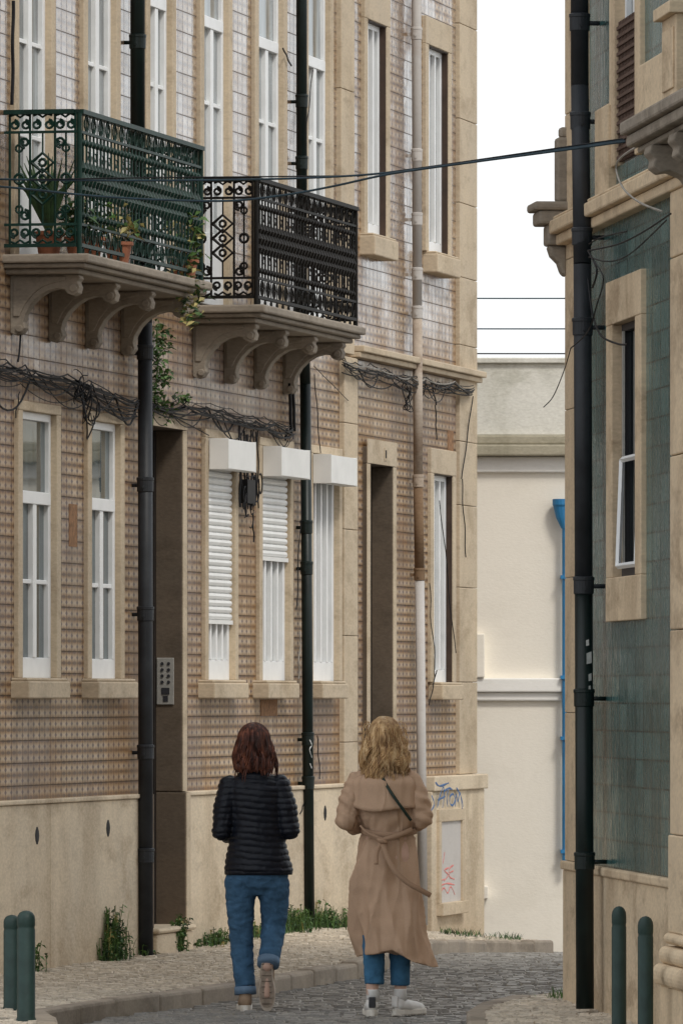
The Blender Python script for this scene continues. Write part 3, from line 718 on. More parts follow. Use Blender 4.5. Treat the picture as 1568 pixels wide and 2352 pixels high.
pot(.75,.38,zf,.10,.14,['leaf','leafd','leafy'],.24,'bushy green plant in a terracotta pot on the balcony',n=190)
pot(1.3,.44,zf,.09,.14,['leafy','leaf','leafd'],.22,'yellow-leaved plant in a terracotta pot on the balcony',n=180)
pot(.35,.40,zf,.07,.12,['leafd','leaf','leafd'],.24,'small dark plant in a terracotta pot on the balcony',n=180)
pot(3.15,.44,zf,.09,.13,['leaf','leafy','leafd'],.36,'trailing plant with dry yellow leaves on the balcony end',n=240,droop=True)

# ------------------------------------------------------------------ cables on the facade
def bundle(pts,n,spread,lab,loops=()):
    m=MB(); an=[]
    for x,y in pts:
        q=.07; u=U(x,q); an.append((u,L.Z(y,u,q)))
    def zat(u):
        for (a,za),(b,zb_) in zip(an,an[1:]):
            if u<=b: return za+(zb_-za)*(u-a)/(b-a)
        return an[-1][1]
    for k in range(n):
        m.m=0 if random.random()<.8 else 1
        us_=[an[0][0]]; qc=random.uniform(.045,.075)
        while us_[-1]<an[-1][0]-.4: us_.append(us_[-1]+random.choice((.6,.9,1.2))*random.uniform(.8,1.2))
        us_[-1]=an[-1][0]; off=random.gauss(0,spread)
        zz_=[zat(u)+off+random.gauss(0,.014) for u in us_]; path=[]
        for i in range(len(us_)-1):
            d=us_[i+1]-us_[i]; s=d*random.uniform(.01,.06)+(random.uniform(.05,.16) if random.random()<.10 else 0)
            for j in range(10):
                t=j/10; path.append((us_[i]+d*t,-qc-.012*sin(pi*t),zz_[i]+(zz_[i+1]-zz_[i])*t-s*4*t*(1-t)))
        path.append((us_[-1],-qc,zz_[-1]))
        m.tube(path,random.choice((.003,.004,.005,.007)),5)
    for (x,y,r,c) in loops:
        for k in range(c):
            u=U(x+random.uniform(-12,12),.08); z=L.Z(y+random.uniform(-15,25),u)
            m.m=0; rr=r*random.uniform(.35,1.1); pts2=[]; ex=random.uniform(.8,1.8); ph=random.uniform(0,6)
            for i in range(17):
                a=(1.6*pi+random.random()*.1)*i/16+ph; pts2.append((u+rr*1.4*cos(a),-.085-.02*sin(a*2+k),z+rr*sin(a)*ex))
            m.tube(pts2,random.choice((.003,.004,.005)),5,cap=False)
    o=m.obj('cable_bundle',['black','cablew'],None,fix=False)
    o.matrix_world=h1.matrix_world.copy(); label(o,lab,'cables',"utility cables on the facades")
bundle([(-40,835),(60,852),(120,868),(180,880),(250,905),(318,932)],17,.032,'tangled black cables strung across the tiled wall',loops=[(205,925,.10,8),(185,895,.08,4)])
bundle([(345,925),(400,935),(450,930),(520,948),(600,965),(675,988)],12,.018,'black cable bundle pinned above doorway and windows',loops=[(410,925,.05,2)])
bundle([(790,832),(850,850),(900,858),(950,872),(1020,880),(1088,897)],11,.020,'black cable bundle below the string course',loops=[(935,905,.07,5)])
CG="utility cables on the facades"
def vs(x0,y0,x1,y1,r=.005,w=.03,q=.05,mi=0):
    m=MB(); u0,u1=U(x0,q),U(x1,q); z0,z1=L.Z(y0,u0,q),L.Z(y1,u1,q); ph=random.uniform(0,6)
    m.tube([(u0+(u1-u0)*i/12+w*sin(i*.9+ph)*.5,-q,z0+(z1-z0)*i/12) for i in range(13)],r,5)
    o=m.obj('wall_cable','cablew' if mi else 'black',None,fix=False); o.matrix_world=h1.matrix_world.copy(); label(o,'thin loose cable running along the tiled wall','cable',CG)
for k in range(9): vs(548+k*5.5,random.uniform(975,1000),552+k*5,random.uniform(1150,1185),random.choice((.005,.008,.011)),.05,.06)
m=MB(); m.q(U(556,.05),U(574,.05),.03,.09,L.Z(1155,6.5),L.Z(1100,6.5))
for k in range(12):
    u=U(570+random.uniform(-16,26),.07); z=L.Z(1140+random.uniform(-30,45),u); r=random.uniform(.04,.10); ph=random.uniform(0,6)
    m.tube([(u+r*cos(a*.4+ph),-.08,z+r*1.2*sin(a*.4+ph)) for a in range(13)],random.choice((.004,.006)),5,cap=False)
o=m.obj('cable_tangle','black',None,fix=False); o.matrix_world=h1.matrix_world.copy(); label(o,'knot of black cables around a small junction box','cables',CG); o['kind']='stuff'
vs(580,1180,583,1245,.006); vs(665,880,668,1000,.014,.01); vs(672,870,676,990,.012,.01); vs(660,985,655,1010,.01)
vs(722,860,735,1040,.004); vs(728,1690,735,1790,.004); vs(1000,930,1002,1010,.005); vs(1085,910,1060,1100,.005); vs(1060,1100,1070,1280,.005,.05); 
vs(1010,1150,1045,1500,.004,.06); vs(985,1340,1000,1560,.004,.08); vs(695,1100,680,1400,.004,.05); vs(690,1450,685,1560,.005,.05,.05,1)
vs(70,600,40,830,.007); vs(30,0,28,240,.012,.02); vs(650,110,668,150,.006); vs(718,160,700,330,.004); vs(45,900,35,960,.004); vs(700,1840,690,1870,.004)
vs(990,880,1002,930,.006); vs(1002,1540,985,1620,.005); vs(350,930,480,1000,.004,.02); vs(860,870,945,900,.004,.02); vs(720,840,800,920,.003,.02)
for x0,x1,y0,y1,h in ((158,176,1157,1255,h1),(598,636,1607,1645,h1),(1027,1040,988,1058,h2)):
    m=MB(); u0,u1=U(x0),U(x1); m.q(u0,u1,.0,.004,L.Z(y1,u0),L.Z(y0,u0)); m.obj('missing_tile_patch','brick',h)

# ------------------------------------------------------------------ RIGHT HOUSE
UR=R.U
rh=R.root('green_tiled_house'); label(rh,'green tiled corner house with pale stone trim and dark pipe','house'); ZPR=E-.95
wa,wb=UR(1404,.03),UR(1457,.03); 
hz=(wa,wb,E+.66,E+2.04)
ua,ubb=UR(1405,.04),UR(1452,.04); hz2=(ua,ubb,E+2.90,E+4.6)
mb=MB(); VE=9.0
wall(mb,0,VE,ZPR,ZT,[hz,hz2])
mb.obj('wall','gtile',rh,fix=False)
mb=MB(); mb.quad((0,0,-.5),(0,7,-.5),(0,7,ZT),(0,0,ZT)); mb.quad((0,.35,-.5),(VE,.35,-.5),(VE,.35,ZT),(0,.35,ZT)); mb.quad((0,7,-.5),(VE,7,-.5),(VE,7,ZT),(0,7,ZT)); mb.quad((VE,0,-.5),(VE,7,-.5),(VE,7,ZT),(VE,0,ZT)); mb.obj('end_wall','stone_wm',rh,fix=False)
r=MB(); r.prism([(.3,ZT),(.3,ZT+.12),(-3.4,ZT+1.8),(-7.2,ZT+.1),(-7.2,ZT)],-.1,VE); r.obj('roof','terra',rh)
m=MB(); m.q(-.01,VE,-.1,.02,-.4,ZPR-.03); m.q(-.02,VE,-.1,.035,ZPR-.03,ZPR+.02); m.obj('plinth','stone_wm',rh,bevel=.01)
m=MB(); z=ZPR+.02; b=UR(1350,.008)
while z<ZT-.2:
    z2=min(z+random.uniform(.6,1.0),ZT-.1)
    m.q(-.008,b,-.3,.008,z+.004,z2)
    z=z2
m.obj('quoin','stone_wm',rh,bevel=.004)
m=MB(); p0=UR(1538,.05)
z=ZPR+.25
while z<E+2.6:
    z2=min(z+random.uniform(.7,1.1),E+2.6); m.q(p0,p0+.9,-.1,.05,z+.004,z2); z=z2
m.q(p0,p0+1.2,-.1,.10,-.2,.36)
def torus_prof(z0,z1,q): 
    return [(-.05,z0)]+[(q-.035+.035*cos(a),(z0+z1)/2+(z1-z0)/2*sin(a)) for a in [(-pi/2)+pi*i/8 for i in range(9)]]+[(-.05,z1)]
m.prism(torus_prof(.36,.47,.14),p0-.02,p0+1.2); m.prism(torus_prof(.47,.56,.11),p0,p0+1.2); m.prism(torus_prof(.57,.63,.085),p0,p0+1.2)
m.q(p0,p0+.95,-.1,.06,.63,ZPR+.25)
m.obj('pilaster','stone_wm',rh,bevel=.008)
w=window(rh,R,wa,wb,E+.66,E+2.04,.025,.24,.24,mull=0,gl='glassd',surround='stone_wm',foot=.24,bottom=.05,sur_q=.03,fw=.04,framemat='shoed')
m=MB(); c0,c1=wa+.12,wb-.07
P4=[(c0,-.010,E+.72),(c1,-.010,E+.72),(c1,.012,E+1.30),(c0,.012,E+1.30)]
for a_,b_ in zip(P4,P4[1:]+P4[:1]): m.tube([a_,b_],.016,4)
m.obj('casement','white',w)
m=MB(); m.q(wa+.06,wa+.10,-.03,-.018,E+.72,E+2.0); m.obj('window_rail','metal',w)
w2=window(rh,R,ua,ubb,E+2.90,E+4.6,.03,.2,.2,mull=1,gl='glass',surround='stone_wm',sur_q=.03,fw=.04,framemat='white')
m=MB(); n=14
m.q(ua,ubb,-.015,-.005,E+2.92,E+3.68)
for i in range(n):
    uu=ua+(ubb-ua)*(i+.5)/n; m.q(uu-.012,uu+.012,-.004,.008,E+2.92,E+3.68)
for j in range(16):
    zz=E+2.94+j*.047; m.q(ua,ubb,.009,.016,zz-.009,zz+.009)
m.obj('lattice_screen','lattice',w2)
m=MB(); m.q(UR(1365,.05),UR(1394,.05),-.02,.05,E+2.77,E+3.25); m.obj('stone_panel','stone_wm',rh,bevel=.01)
m=MB(); m.q(UR(1466,.05),UR(1530,.05),-.02,.05,E+2.94,E+3.35); m.obj('stone_panel','stone_wm',rh,bevel=.01)
m=MB(); m.q(-.03,VE,-.1,.07,E+2.60,E+2.66); m.q(-.04,VE,-.1,.11,E+2.662,E+2.74); m.q(-.04,VE,-.1,.09,E+2.742,E+2.765); m.obj('string_course','stone_wm',rh,bevel=.012)
bu=UR(1437,.33); m=MB()
m.q(bu,VE,-.1,.33,E+2.80,E+2.86); m.q(bu+.05,VE,-.1,.28,E+2.767,E+2.80); m.q(bu-.03,VE,-.1,.36,E+2.862,E+2.93)
bal=m.obj('balcony','stone_gr',rh,bevel=.014)
pr=[(0,0),(.30,0),(.31,-.04),(.28,-.07),(.29,-.11),(.25,-.14),(.20,-.13),(.13,-.16),(.09,-.22),(.05,-.30),(0,-.33)]
for uu in (UR(1490,.28),UR(1545,.28)):
    c=MB(); c.prism([(a,E+2.765+b) for a,b in pr],uu,uu+.22); c.obj('corbel','stone_gr',bal,bevel=.01)
m=MB(); b0=UR(1520,.27); m.q(b0,b0+.5,.05,.27,E+2.932,E+3.36); m.q(b0-.04,b0+.54,.03,.31,E+3.36,E+3.42); m.q(b0+.06,b0+.44,.27,.28,E+3.0,E+3.3); m.obj('pedestal','stone_wm',bal,bevel=.01)
m=MB(); m.q(-.22,.10,-.1,.17,E+2.72,E+2.80); m.q(-.25,.12,-.1,.20,E+2.80,E+2.85); m.q(-.12,.08,-.1,.12,E+2.60,E+2.72)
m.prism([(0,E+2.60),(.11,E+2.60),(.09,E+2.54),(.05,E+2.50),(.03,E+2.44),(0,E+2.42)],-.10,.05)
m.q(-.05,.08,-.1,.065,E+2.85,E+3.22); m.q(-.03,.06,-.1,.045,E+3.22,E+3.28); m.obj('corner_ledge','stone_gr',rh,bevel=.016)
vpipe(rh,[(UR(1327,.11),.11,ZT-.2),(UR(1331,.11),.11,E+3.4),(UR(1337,.12),.12,E+2.4),(UR(1340,.12),.12,E+.6),(UR(1343,.12),.12,.12)],.050,['pgreen','pgrey'],[1,1,1,0],collars=(E+3.75,E+3.2,E+2.55,E+2.05,E+.62,E+.0,E-.9),name='drainpipe')['label']='dark drainpipe with torn stickers'
for x,y,s in ((1350,1510,.035),(1346,1475,.018),(1352,1555,.022),(1337,1790,.02),(1333,1893,.022),(1351,1580,.014),(1340,1740,.01)):
    m=MB(); u=UR(x,.17); z=E-(y-HY)*R.Y(u)/FP; c=UR(1341,.12)
    t=(x-1341)/21; ang=math.asin(max(-.95,min(.95,t)))
    cxp=c+.0515*cos(ang); cyp=-.12+.0515*sin(ang)
    k=s; dx,dy=-sin(ang),cos(ang)
    m.v+=[(cxp+.001+dx*-k*.5,cyp+dy*-k*.5,z-k),(cxp+.001+dx*k*.5,cyp+dy*k*.5,z-k*.8),(cxp+.001+dx*k*.4,cyp+dy*k*.4,z+k),(cxp+.001-dx*k*.5,cyp-dy*k*.5,z+k*.7)]
    m.face((0,1,2,3))
    m.obj('sticker_scrap','paper',rh,fix=False)
def rs(pts,r=.005,q=.16,mat='black'):
    P=[]; m=MB()
    for x,y in pts:
        u=UR(x,q); P.append(Vector((u,-q,E-(y-HY)*R.Y(u,q)/FP)))
    m.tube(crom(P),r,5)
    o=m.obj('wall_cable',mat,None,fix=False); o.matrix_world=rh.matrix_world.copy(); label(o,'loose cable looping beside the dark drainpipe','cable',CG)
rs([(1352,575),(1420,560),(1480,530),(1540,490)]); rs([(1352,590),(1400,600),(1450,580),(1530,505)],.004); rs([(1352,560),(1380,545),(1440,530)],.004)
rs([(1350,640),(1360,720),(1380,770),(1420,790),(1440,790)],.006,.1); rs([(1365,600),(1385,640),(1370,700),(1350,760),(1310,800)],.004,.2); rs([(1350,575),(1370,620),(1360,660)],.006)
rs([(1310,800),(1295,850),(1270,910),(1248,935)],.003,.25)
rs([(1500,316),(1440,350),(1415,380),(1430,430),(1470,465),(1520,485)],.006,.18,'cablew')

# ------------------------------------------------------------------ WHITE BUILDING at the end
wbd=bpy.data.objects.new('white_building',None); COL.objects.link(wbd); wbd.location=(0,66,0); label(wbd,'low cream rendered building with mossy parapet','building')
def zy(y): return E-(y-HY)*66/FP
m=MB(); m.box(-4,14,0,8,-1.5,zy(1045)); m.obj('wall','cream',wbd)
m=MB(); m.box(-4,14,-.06,.3,zy(1000),zy(835)); m.box(-4,14,-.10,.34,zy(835),zy(822)); m.obj('parapet','concrete',wbd,bevel=.01)
m=MB(); m.box(-4,14,-.16,.3,zy(1048),zy(1022)); m.box(-4,14,-.12,.3,zy(1021.5),zy(1000.5)); m.obj('ledge','moss',wbd,bevel=.015)
m=MB(); m.box(-4,14,-.05,.02,zy(1085),zy(1049)); m.box(-4,14,-.09,.0,zy(1590),zy(1558)); m.box(-4,14,-.05,.0,zy(1610),zy(1590.3)); m.obj('band','trimw',wbd,bevel=.012)
m=MB(); X=lambda x:(x-CX)*66/FP
m.box(X(1085),X(1112),-.12,0,zy(1557),zy(1456)); m.obj('buttress','cream',wbd,bevel=.01)
m=MB(); m.box(X(1085),X(1120),-.14,0,zy(2065),zy(2035)); m.obj('buttress','cream',wbd,bevel=.01)
m=MB(); px=X(1297)
m.tube([(px,-.10,zy(1190)),(px,-.10,zy(1990))],.028,12); m.loft([(zy(1215),px-.00,-.1,.034,.034),(zy(1190),px-.02,-.1,.060,.05),(zy(1165),px-.03,-.1,.072,.06),(zy(1160),px-.03,-.1,.080,.07),(zy(1147),px-.03,-.1,.080,.07)],16)
for y in (1330,1560,1700,1960): m.box(px-.04,px+.04,-.14,0,zy(y),zy(y)+.03)
m.obj('blue_drainpipe','blue',wbd)

def wire(pts,r,mat,lab,group):
    m=MB(); m.tube(crom([Vector(Wp(*p)) for p in pts],8),r,6); o=m.obj('overhead_cable',mat,smooth=True,fix=False); label(o,lab,'cable',group); return o
gr="cables strung across the street"
wire([(-200,402,45),(0,411,44.6),(300,414,44),(600,411,43.3),(820,402,42.8),(1000,383,42.4),(1200,355,42),(1400,326,41.6),(1508,311,41.3)],.0062,'cableb','dark cable slung across the street between houses',gr)
wire([(-200,420,45),(0,428,44.6),(250,452,44),(500,461,43.5),(640,449,43.2),(760,428,42.9),(900,398,42.6),(1090,371,42.2),(1300,343,41.8),(1500,315,41.35)],.0065,'cableb','dark sagging cable slung across the street',gr)
wire([(820,404,42.8),(1000,380,42.4),(1200,351,42),(1400,322,41.6),(1508,309,41.3)],.004,'black','thin black cable slung across the street',gr)
wire([(-200,404,45),(0,412,44.6),(300,408,44),(600,405,43.4),(820,403,42.8)],.004,'black','thin black cable in front of the balconies',gr)
m=MB(); p=Wp(1500,312,41.3); m.box(p[0]-.03,p[0]+.12,p[1]-.02,p[1]+.3,p[2]-.01,p[2]+.02)
o=m.obj('cable_anchor','stone_gr',None,bevel=.004); label(o,'small metal bracket holding street cables on stone','bracket')
for y in (684,754,811):
    wire([(900,y,72),(1200,y+1.0,72),(1900,y,72)],.0065,'cableb' if y<800 else 'black','thin dark overhead wire against the pale sky',"distant overhead wires")

# ------------------------------------------------------------------ weeds
def weeds(x,y,uw,h,n,lab,bl=.5,q=.12,qs=.04,sz=.035):
    u=U(x,q); m=MB()
    for i in range(n):
        du=random.gauss(0,uw*.5); dq=abs(random.gauss(0,qs)); X,Y,_=L.P(u+du,.06+dq,0); z=padL(X,Y)
        hh=h*random.uniform(.3,1.05)*math.exp(-(du/uw)**2*.6)
        m.m=random.choice((0,0,1,2 if random.random()<.2 else 0))
        if random.random()<bl: m.blade((X,Y,z),hh,.003,hh*random.uniform(.1,.7))
        else:
            k=int(4+hh*30)
            a=random.uniform(0,2*pi); ln=random.uniform(0,.25)
            m.tube([(X,Y,z),(X+cos(a)*ln*hh,Y+sin(a)*ln*hh,z+hh)],.003,3)
            for j in range(k):
                t=random.random(); m.leaf((X+cos(a)*ln*hh*t,Y+sin(a)*ln*hh*t,z+hh*t),sz)
    o=m.obj('weed',['leaf','leafd','leafy'],None,fix=False); label(o,lab,'weed',"weeds growing along the wall base"); o['kind']='stuff'
weeds(270,2190,.25,.35,170,'tall bushy green weed at the wall base beside a drainpipe',.35,sz=.030,qs=.05)
weeds(90,2220,.15,.20,25,'sparse thin weed at the foot of the plinth',.6)
weeds(420,2170,.12,.26,70,'leafy green weed beside the doorstep',.1,sz=.035)
weeds(500,2160,.5,.12,170,'low grass tuft along the wall base',.75,qs=.06)
weeds(670,2130,.7,.19,420,'dense grass growing beneath a black drainpipe',.85,qs=.08)
weeds(745,2125,.5,.20,320,'dense grass tuft along the wall base',.85,qs=.07)
weeds(810,2130,.3,.16,90,'grass tuft at the wall base',.8)
weeds(590,2150,.5,.11,150,'low grass tuft along the plinth',.75,qs=.06)
weeds(345,2185,.15,.08,40,'short weed at the drainpipe foot',.6)
m=MB()
for i in range(300):
    X=random.uniform(.75,1.4); Y=59.8+random.gauss(0,.4)+ (X-1)*.6; m.m=random.choice((0,1))
    if noise.noise(Vector((X*3,Y,1)))<-.05: continue
    m.blade((X,Y,padL(min(X,kx(Y)-.1),Y)),random.uniform(.02,.07),.004,.04)
o=m.obj('weed',['leaf','leafd'],None,fix=False); label(o,'patchy grass on the pavement corner by the kerb','weed',"weeds growing along the wall base"); o['kind']='stuff'
m=MB()
for i in range(60):
    X=1.33+random.gauss(0,.05); Y=44.4+random.gauss(0,.1); m.blade((X-.05,Y,KH),random.uniform(.02,.08),.003,.03)
o=m.obj('weed','leaf',None,fix=False); label(o,'tiny grass tuft at the house corner','weed',"weeds growing along the wall base"); o['kind']='stuff'
m=MB()
for i in range(12):
    t=i/11; x=366+14*sin(i*1.3); y=760+190*t; u=U(x,.06); clump(m,(u,-.06,L.Z(y,u,.06)),(.12,.05,.09),34 if i%3 else 60,.05,[0,0,1])
m.tube([(U(350,.04),-.04,L.Z(980,4.2)),(U(362,.05),-.05,L.Z(850,4.2)),(U(360,.05),-.05,L.Z(750,4.2))],.006,5)
u=U(415,.08); clump(m,(u,-.08,L.Z(915,u)),(.25,.05,.04),70,.045,[0,1])
o=m.obj('climbing_plant',['leaf','leafd'],None,fix=False); o.matrix_world=h1.matrix_world.copy(); label(o,'green creeper growing out of the wall by a pipe','plant'); o['kind']='stuff'

# ------------------------------------------------------------------ bollards
m=MB(); m.lathe([(.055,.10),(.052,.125),(.047,.14),(.047,.600),(.0445,.606),(.0445,.616),(.047,.622),(.047,.655),(.044,.672),(.034,.688),(.018,.697),(.001,.70)],0,0,24)
bo=m.obj('bollard','bollard',None,smooth=False)
for p in bo.data.polygons: p.use_smooth=True
label(bo,'dark green metal bollard with rounded top on the pavement','bollard',"street bollards")
def bol(o,x,y,s,w):
    d=FP/s; z=E-(y-HY)/s; sc=w/s/(.094)
    o.scale=(sc,sc,(z-KH)/.58); o.location=((x-CX)/s,d,KH-.12*(z-KH)/.58)
bol(bo,60,2092,428,42)
for a in ((27,2102,413,38),(1421,2082,440,34),(1482,2105,452,36)):
    c=bo.copy(); COL.objects.link(c); bol(c,*a)

# ------------------------------------------------------------------ PEOPLE
def bake(mb,name,mats,voxel,smooth=6,fn=None,parent=None,loc=None):
    o=mb.obj('tmp',mats); 
    r=o.modifiers.new('r','REMESH'); r.mode='VOXEL'; r.voxel_size=voxel; r.use_smooth_shade=True
    s=o.modifiers.new('s','SMOOTH'); s.iterations=smooth; s.factor=.5
    dg=bpy.context.evaluated_depsgraph_get(); me=bpy.data.meshes.new_from_object(o.evaluated_get(dg))
    bpy.data.objects.remove(o)
    if fn:
        nr=[v.normal.copy() for v in me.vertices]
        for v,n in zip(me.vertices,nr):
            d=fn(v.co,n); v.co=v.co+n*d
    for p in me.polygons: p.use_smooth=True
    me.name=name
    o=bpy.data.objects.new(name,me); COL.objects.link(o)
    if parent: o.parent=parent
    if loc: o.location=loc
    return o
def hand(mb,c,d,sgn):
    c=Vector(c); d=Vector(d).normalized(); up=Vector((0,0,1)); side=d.cross(up).normalized()*sgn
    pc=c+d*.045; mb.sphere(tuple(pc),(.034,.045,.022)); mb.chain([(*c,.024),(*(c+d*.04),.024),(*(c+d*.075),.02)])
    for i,(o,l) in enumerate(((-.03,.062),(-.01,.072),(.01,.068),(.028,.052))):
        a=c+d*.075+side*o; b=a+d*l*.5-up*.006; e=b+d*l*.25-up*l*.4; f=e-up*l*.25-d*l*.15
        mb.chain([(*a,.0095),(*b,.0088),(*e,.0082),(*f,.0074)],8)
    a=c+d*.02-side*.028; b=a+d*.03-side*.022; e=b+d*.03+side*.004
    mb.chain([(*a,.012),(*b,.0105),(*e,.009)],8)
def headparts(mb,hx,hy,hz):
    mb.sphere((hx,hy,hz+.02),(.074,.092,.10),20,14); mb.sphere((hx,hy+.025,hz-.04),(.056,.062,.072),18,12)
    mb.chain([(hx,hy+.088,hz+.015,.010),(hx,hy+.106,hz-.018,.014)],8)
    for s in (-1,1):
        mb.sphere((hx+s*.075,hy-.005,hz-.005),(.010,.020,.032)); mb.sphere((hx+s*.03,hy+.083,hz+.022),(.020,.010,.008)); mb.sphere((hx+s*.035,hy+.07,hz-.02),(.022,.015,.02))
    mb.sphere((hx,hy+.086,hz-.052),(.022,.010,.007)); mb.sphere((hx,hy+.084,hz-.062),(.019,.010,.007)); mb.sphere((hx,hy+.075,hz-.095),(.022,.018,.018))
def eyes(par,hx,hy,hz):
    for s in (-1,1):
        m=MB(); m.sphere((hx+s*.031,hy+.084,hz+.006),(.012,.010,.007)); m.obj('eye','eye',par,smooth=True)
def strands(paths,r):
    m=MB()
    for p in paths: 
        n=len(p); m.tube(p,[r*(.7+.5*sin(pi*i/(n-1)))*(1 if i<n-1 else .2) for i in range(n)],4,cap=False,flat=.6)
    return m
def wr(amp,sx=9):
    def f(co,n): 
        return amp*(noise.noise(Vector((co.x*sx,co.y*sx,co.z*sx*2.2)))+.6*noise.noise(Vector((co.x*sx*2,co.y*sx*2,co.z*sx*4+3))))
    return f

s1=393.; P1=((583-CX)/s1,FP/s1,0.0)
b=MB(); hz=1.56; headparts(b,.0,.02,hz)
b.chain([(0.01,.0,1.30,.06),(0,.0,1.42,.052),(0,.01,1.50,.05)])
b.loft([(.80,.02,0,.15,.10),(.90,.02,0,.16,.11),(1.05,.02,0,.125,.09),(1.2,.015,0,.14,.095),(1.32,.01,0,.15,.08),(1.38,.01,0,.09,.06)],24)
b.chain([(-.145,0,1.32,.048),(-.185,-.03,1.06,.040),(-.11,.20,1.04,.028)]);b.chain([(.165,0,1.32,.048),(.205,-.03,1.07,.040),(.12,.20,1.05,.028)])
hand(b,(-.10,.21,1.04),(.25,.95,.15),-1); hand(b,(.11,.21,1.05),(-.25,.95,.15),1)
b.chain([(-.06,0,.84,.085),(-.065,.025,.47,.055),(-.050,-.02,.09,.036)]); b.chain([(-.050,-.03,.06,.030),(-.053,.12,.045,.022)])
b.chain([(.10,0,.84,.085),(.105,.07,.47,.055),(.08,-.10,.27,.036)]); b.chain([(.08,-.085,.24,.028),(.078,-.075,.10,.022)])
p1=bake(b,'person',['skin'],.0065,4,loc=P1)
label(p1,'woman walking away in black quilted jacket, jeans and auburn hair','person',"two women walking along the street")
eyes(p1,0,.02,hz)
j=MB()
j.loft([(.805,.027,0,.196,.135),(.83,.027,0,.203,.145),(.90,.024,0,.190,.138),(1.0,.020,0,.168,.125),(1.1,.018,0,.160,.118),(1.2,.012,0,.168,.118),(1.29,.008,-.003,.172,.112),(1.345,.006,-.003,.150,.098),(1.385,.004,0,.105,.083),(1.41,.002,0,.074,.070),(1.455,.0,.003,.068,.066)],36)
j.chain([(-.140,0,1.315,.070),(-.172,-.03,1.19,.066),(-.190,-.045,1.055,.060),(-.15,.08,1.03,.052),(-.112,.19,1.045,.044)])
j.chain([(.150,0,1.315,.070),(.190,-.03,1.19,.066),(.212,-.045,1.065,.060),(.16,.08,1.04,.052),(.122,.19,1.05,.044)])
def quilt(co,n):
    w=co.z+.010*sin(co.x*11)+.006*noise.noise(co*18)
    f=abs(sin(pi*w/.037))
    return -.0065+.0080*f**.6+.003*noise.noise(co*25)+.007*noise.noise(co*8)
bake(j,'jacket',['puffer'],.0055,5,quilt,p1)
c=MB(); c.loft([(.800,.027,0,.197,.137),(.815,.027,0,.200,.141),(.826,.027,0,.199,.140)],36); c.obj('jacket_hem','puffer',p1,smooth=True)
j=MB()
j.loft([(.68,.02,0,.07,.07),(.73,.022,0,.145,.115),(.78,.022,0,.176,.130),(.86,.022,0,.170,.125),(.93,.02,0,.155,.11)],32)
j.chain([(-.072,0,.76,.100),(-.080,.01,.62,.084),(-.076,.02,.47,.072),(-.066,.01,.30,.065),(-.050,-.012,.145,.061)],22,endcap=False)
j.chain([(.107,0,.76,.102),(.120,.025,.62,.085),(.114,.045,.49,.073),(.101,-.02,.38,.067),(.086,-.09,.285,.062)],22,endcap=False)
bake(j,'jeans',['denim'],.006,5,wr(.0055,13),p1)
c=MB(); c.tube([(.0875,-.078,.310),(.084,-.100,.272)],[.066,.065],20); c.obj('jeans_cuff','cuff',p1,smooth=True)
c=MB(); c.tube([(-.051,-.010,.145),(-.049,-.015,.100)],[.063,.064],20); c.obj('jeans_cuff','cuff',p1,smooth=True)
def shoe(parent,loc,rotz,mat,sole,sc=1.0,tilt=0,tab=None,high=.085,tread=None):
    m=MB()
    m.chain([(0,-.02,.055,.037),(0,.06,.045,.040),(0,.15,.034,.038),(0,.19,.030,.032)],14); m.chain([(0,-.02,.055,.038),(0,-.012,high,.036)],14)
    o=bake(m,'shoe',[mat],.006,4,None,None); o.parent=parent; o.location=loc; o.rotation_euler=(tilt,0,rotz); o.scale=(sc,sc,sc)
    N=28
    def outline(i,k=1.0):
        a=2*pi*i/N; y=.08+.150*sin(a)*k; w=.043+.010*sin(a)-.009*math.exp(-((y-.05)/.04)**2); c_=cos(a); return (w*(abs(c_)**.7)*(1 if c_>0 else -1)*k,y)
    def slab(zs,k0,name,mt):
        k=MB()
        for z,sx in zs:
            for i in range(N):
                x,y=outline(i,k0); k.v.append((x*sx,y,z))
        for r_ in range(len(zs)-1):
            for i in range(N): k.face((r_*N+i,r_*N+(i+1)%N,(r_+1)*N+(i+1)%N,(r_+1)*N+i))
        k.face(tuple(i for i in reversed(range(N)))); k.face(tuple((len(zs)-1)*N+i for i in range(N)))
        if name=='shoe_sole' and not tread:
            for t in range(9): k.box(-.030,.030,-.045+t*.030,-.032+t*.030,-.005,.001)
        return k.obj(name,mt,o)
    slab(((.0,.95),(.006,1.0),(.026,1.0),(.032,.94)),1.0,'shoe_sole',sole)
    if tread:
        slab(((-.003,1.0),(.001,1.0)),.88,'tread_inset','soleb')
        for t in range(8):
            k=MB(); yy=-.030+t*.031; k.box(-.026,.026,yy,yy+.006,-.005,-.0025); k.obj('tread_bar','tread',o)
    if tab:
        t=MB(); t.box(-.019,.019,-.064,-.050,.045,.105); t.obj('heel_tab',tab,o,bevel=.005)
    return o
shoe(p1,(-.050,-.02,0.005),.05,'shoeb','solew',1.05)
shoe(p1,(.075,-.115,.252),-.06,'shoeb','soler',1.10,tilt=-1.36,tread=True)
vol=MB(); vol.sphere((0,-.005,1.585),(.093,.108,.102),20,14); vol.loft([(1.40,.0,-.035,.085,.055),(1.42,.0,-.035,.112,.07),(1.47,0,-.03,.118,.082),(1.53,0,-.02,.108,.09),(1.60,0,-.01,.094,.098)],28)
hv=bake(vol,'hair',['auburn'],.008,5,lambda co,n:.006*sin(math.atan2(co.y,co.x)*17+co.z*9)+.006*noise.noise(co*22),p1)
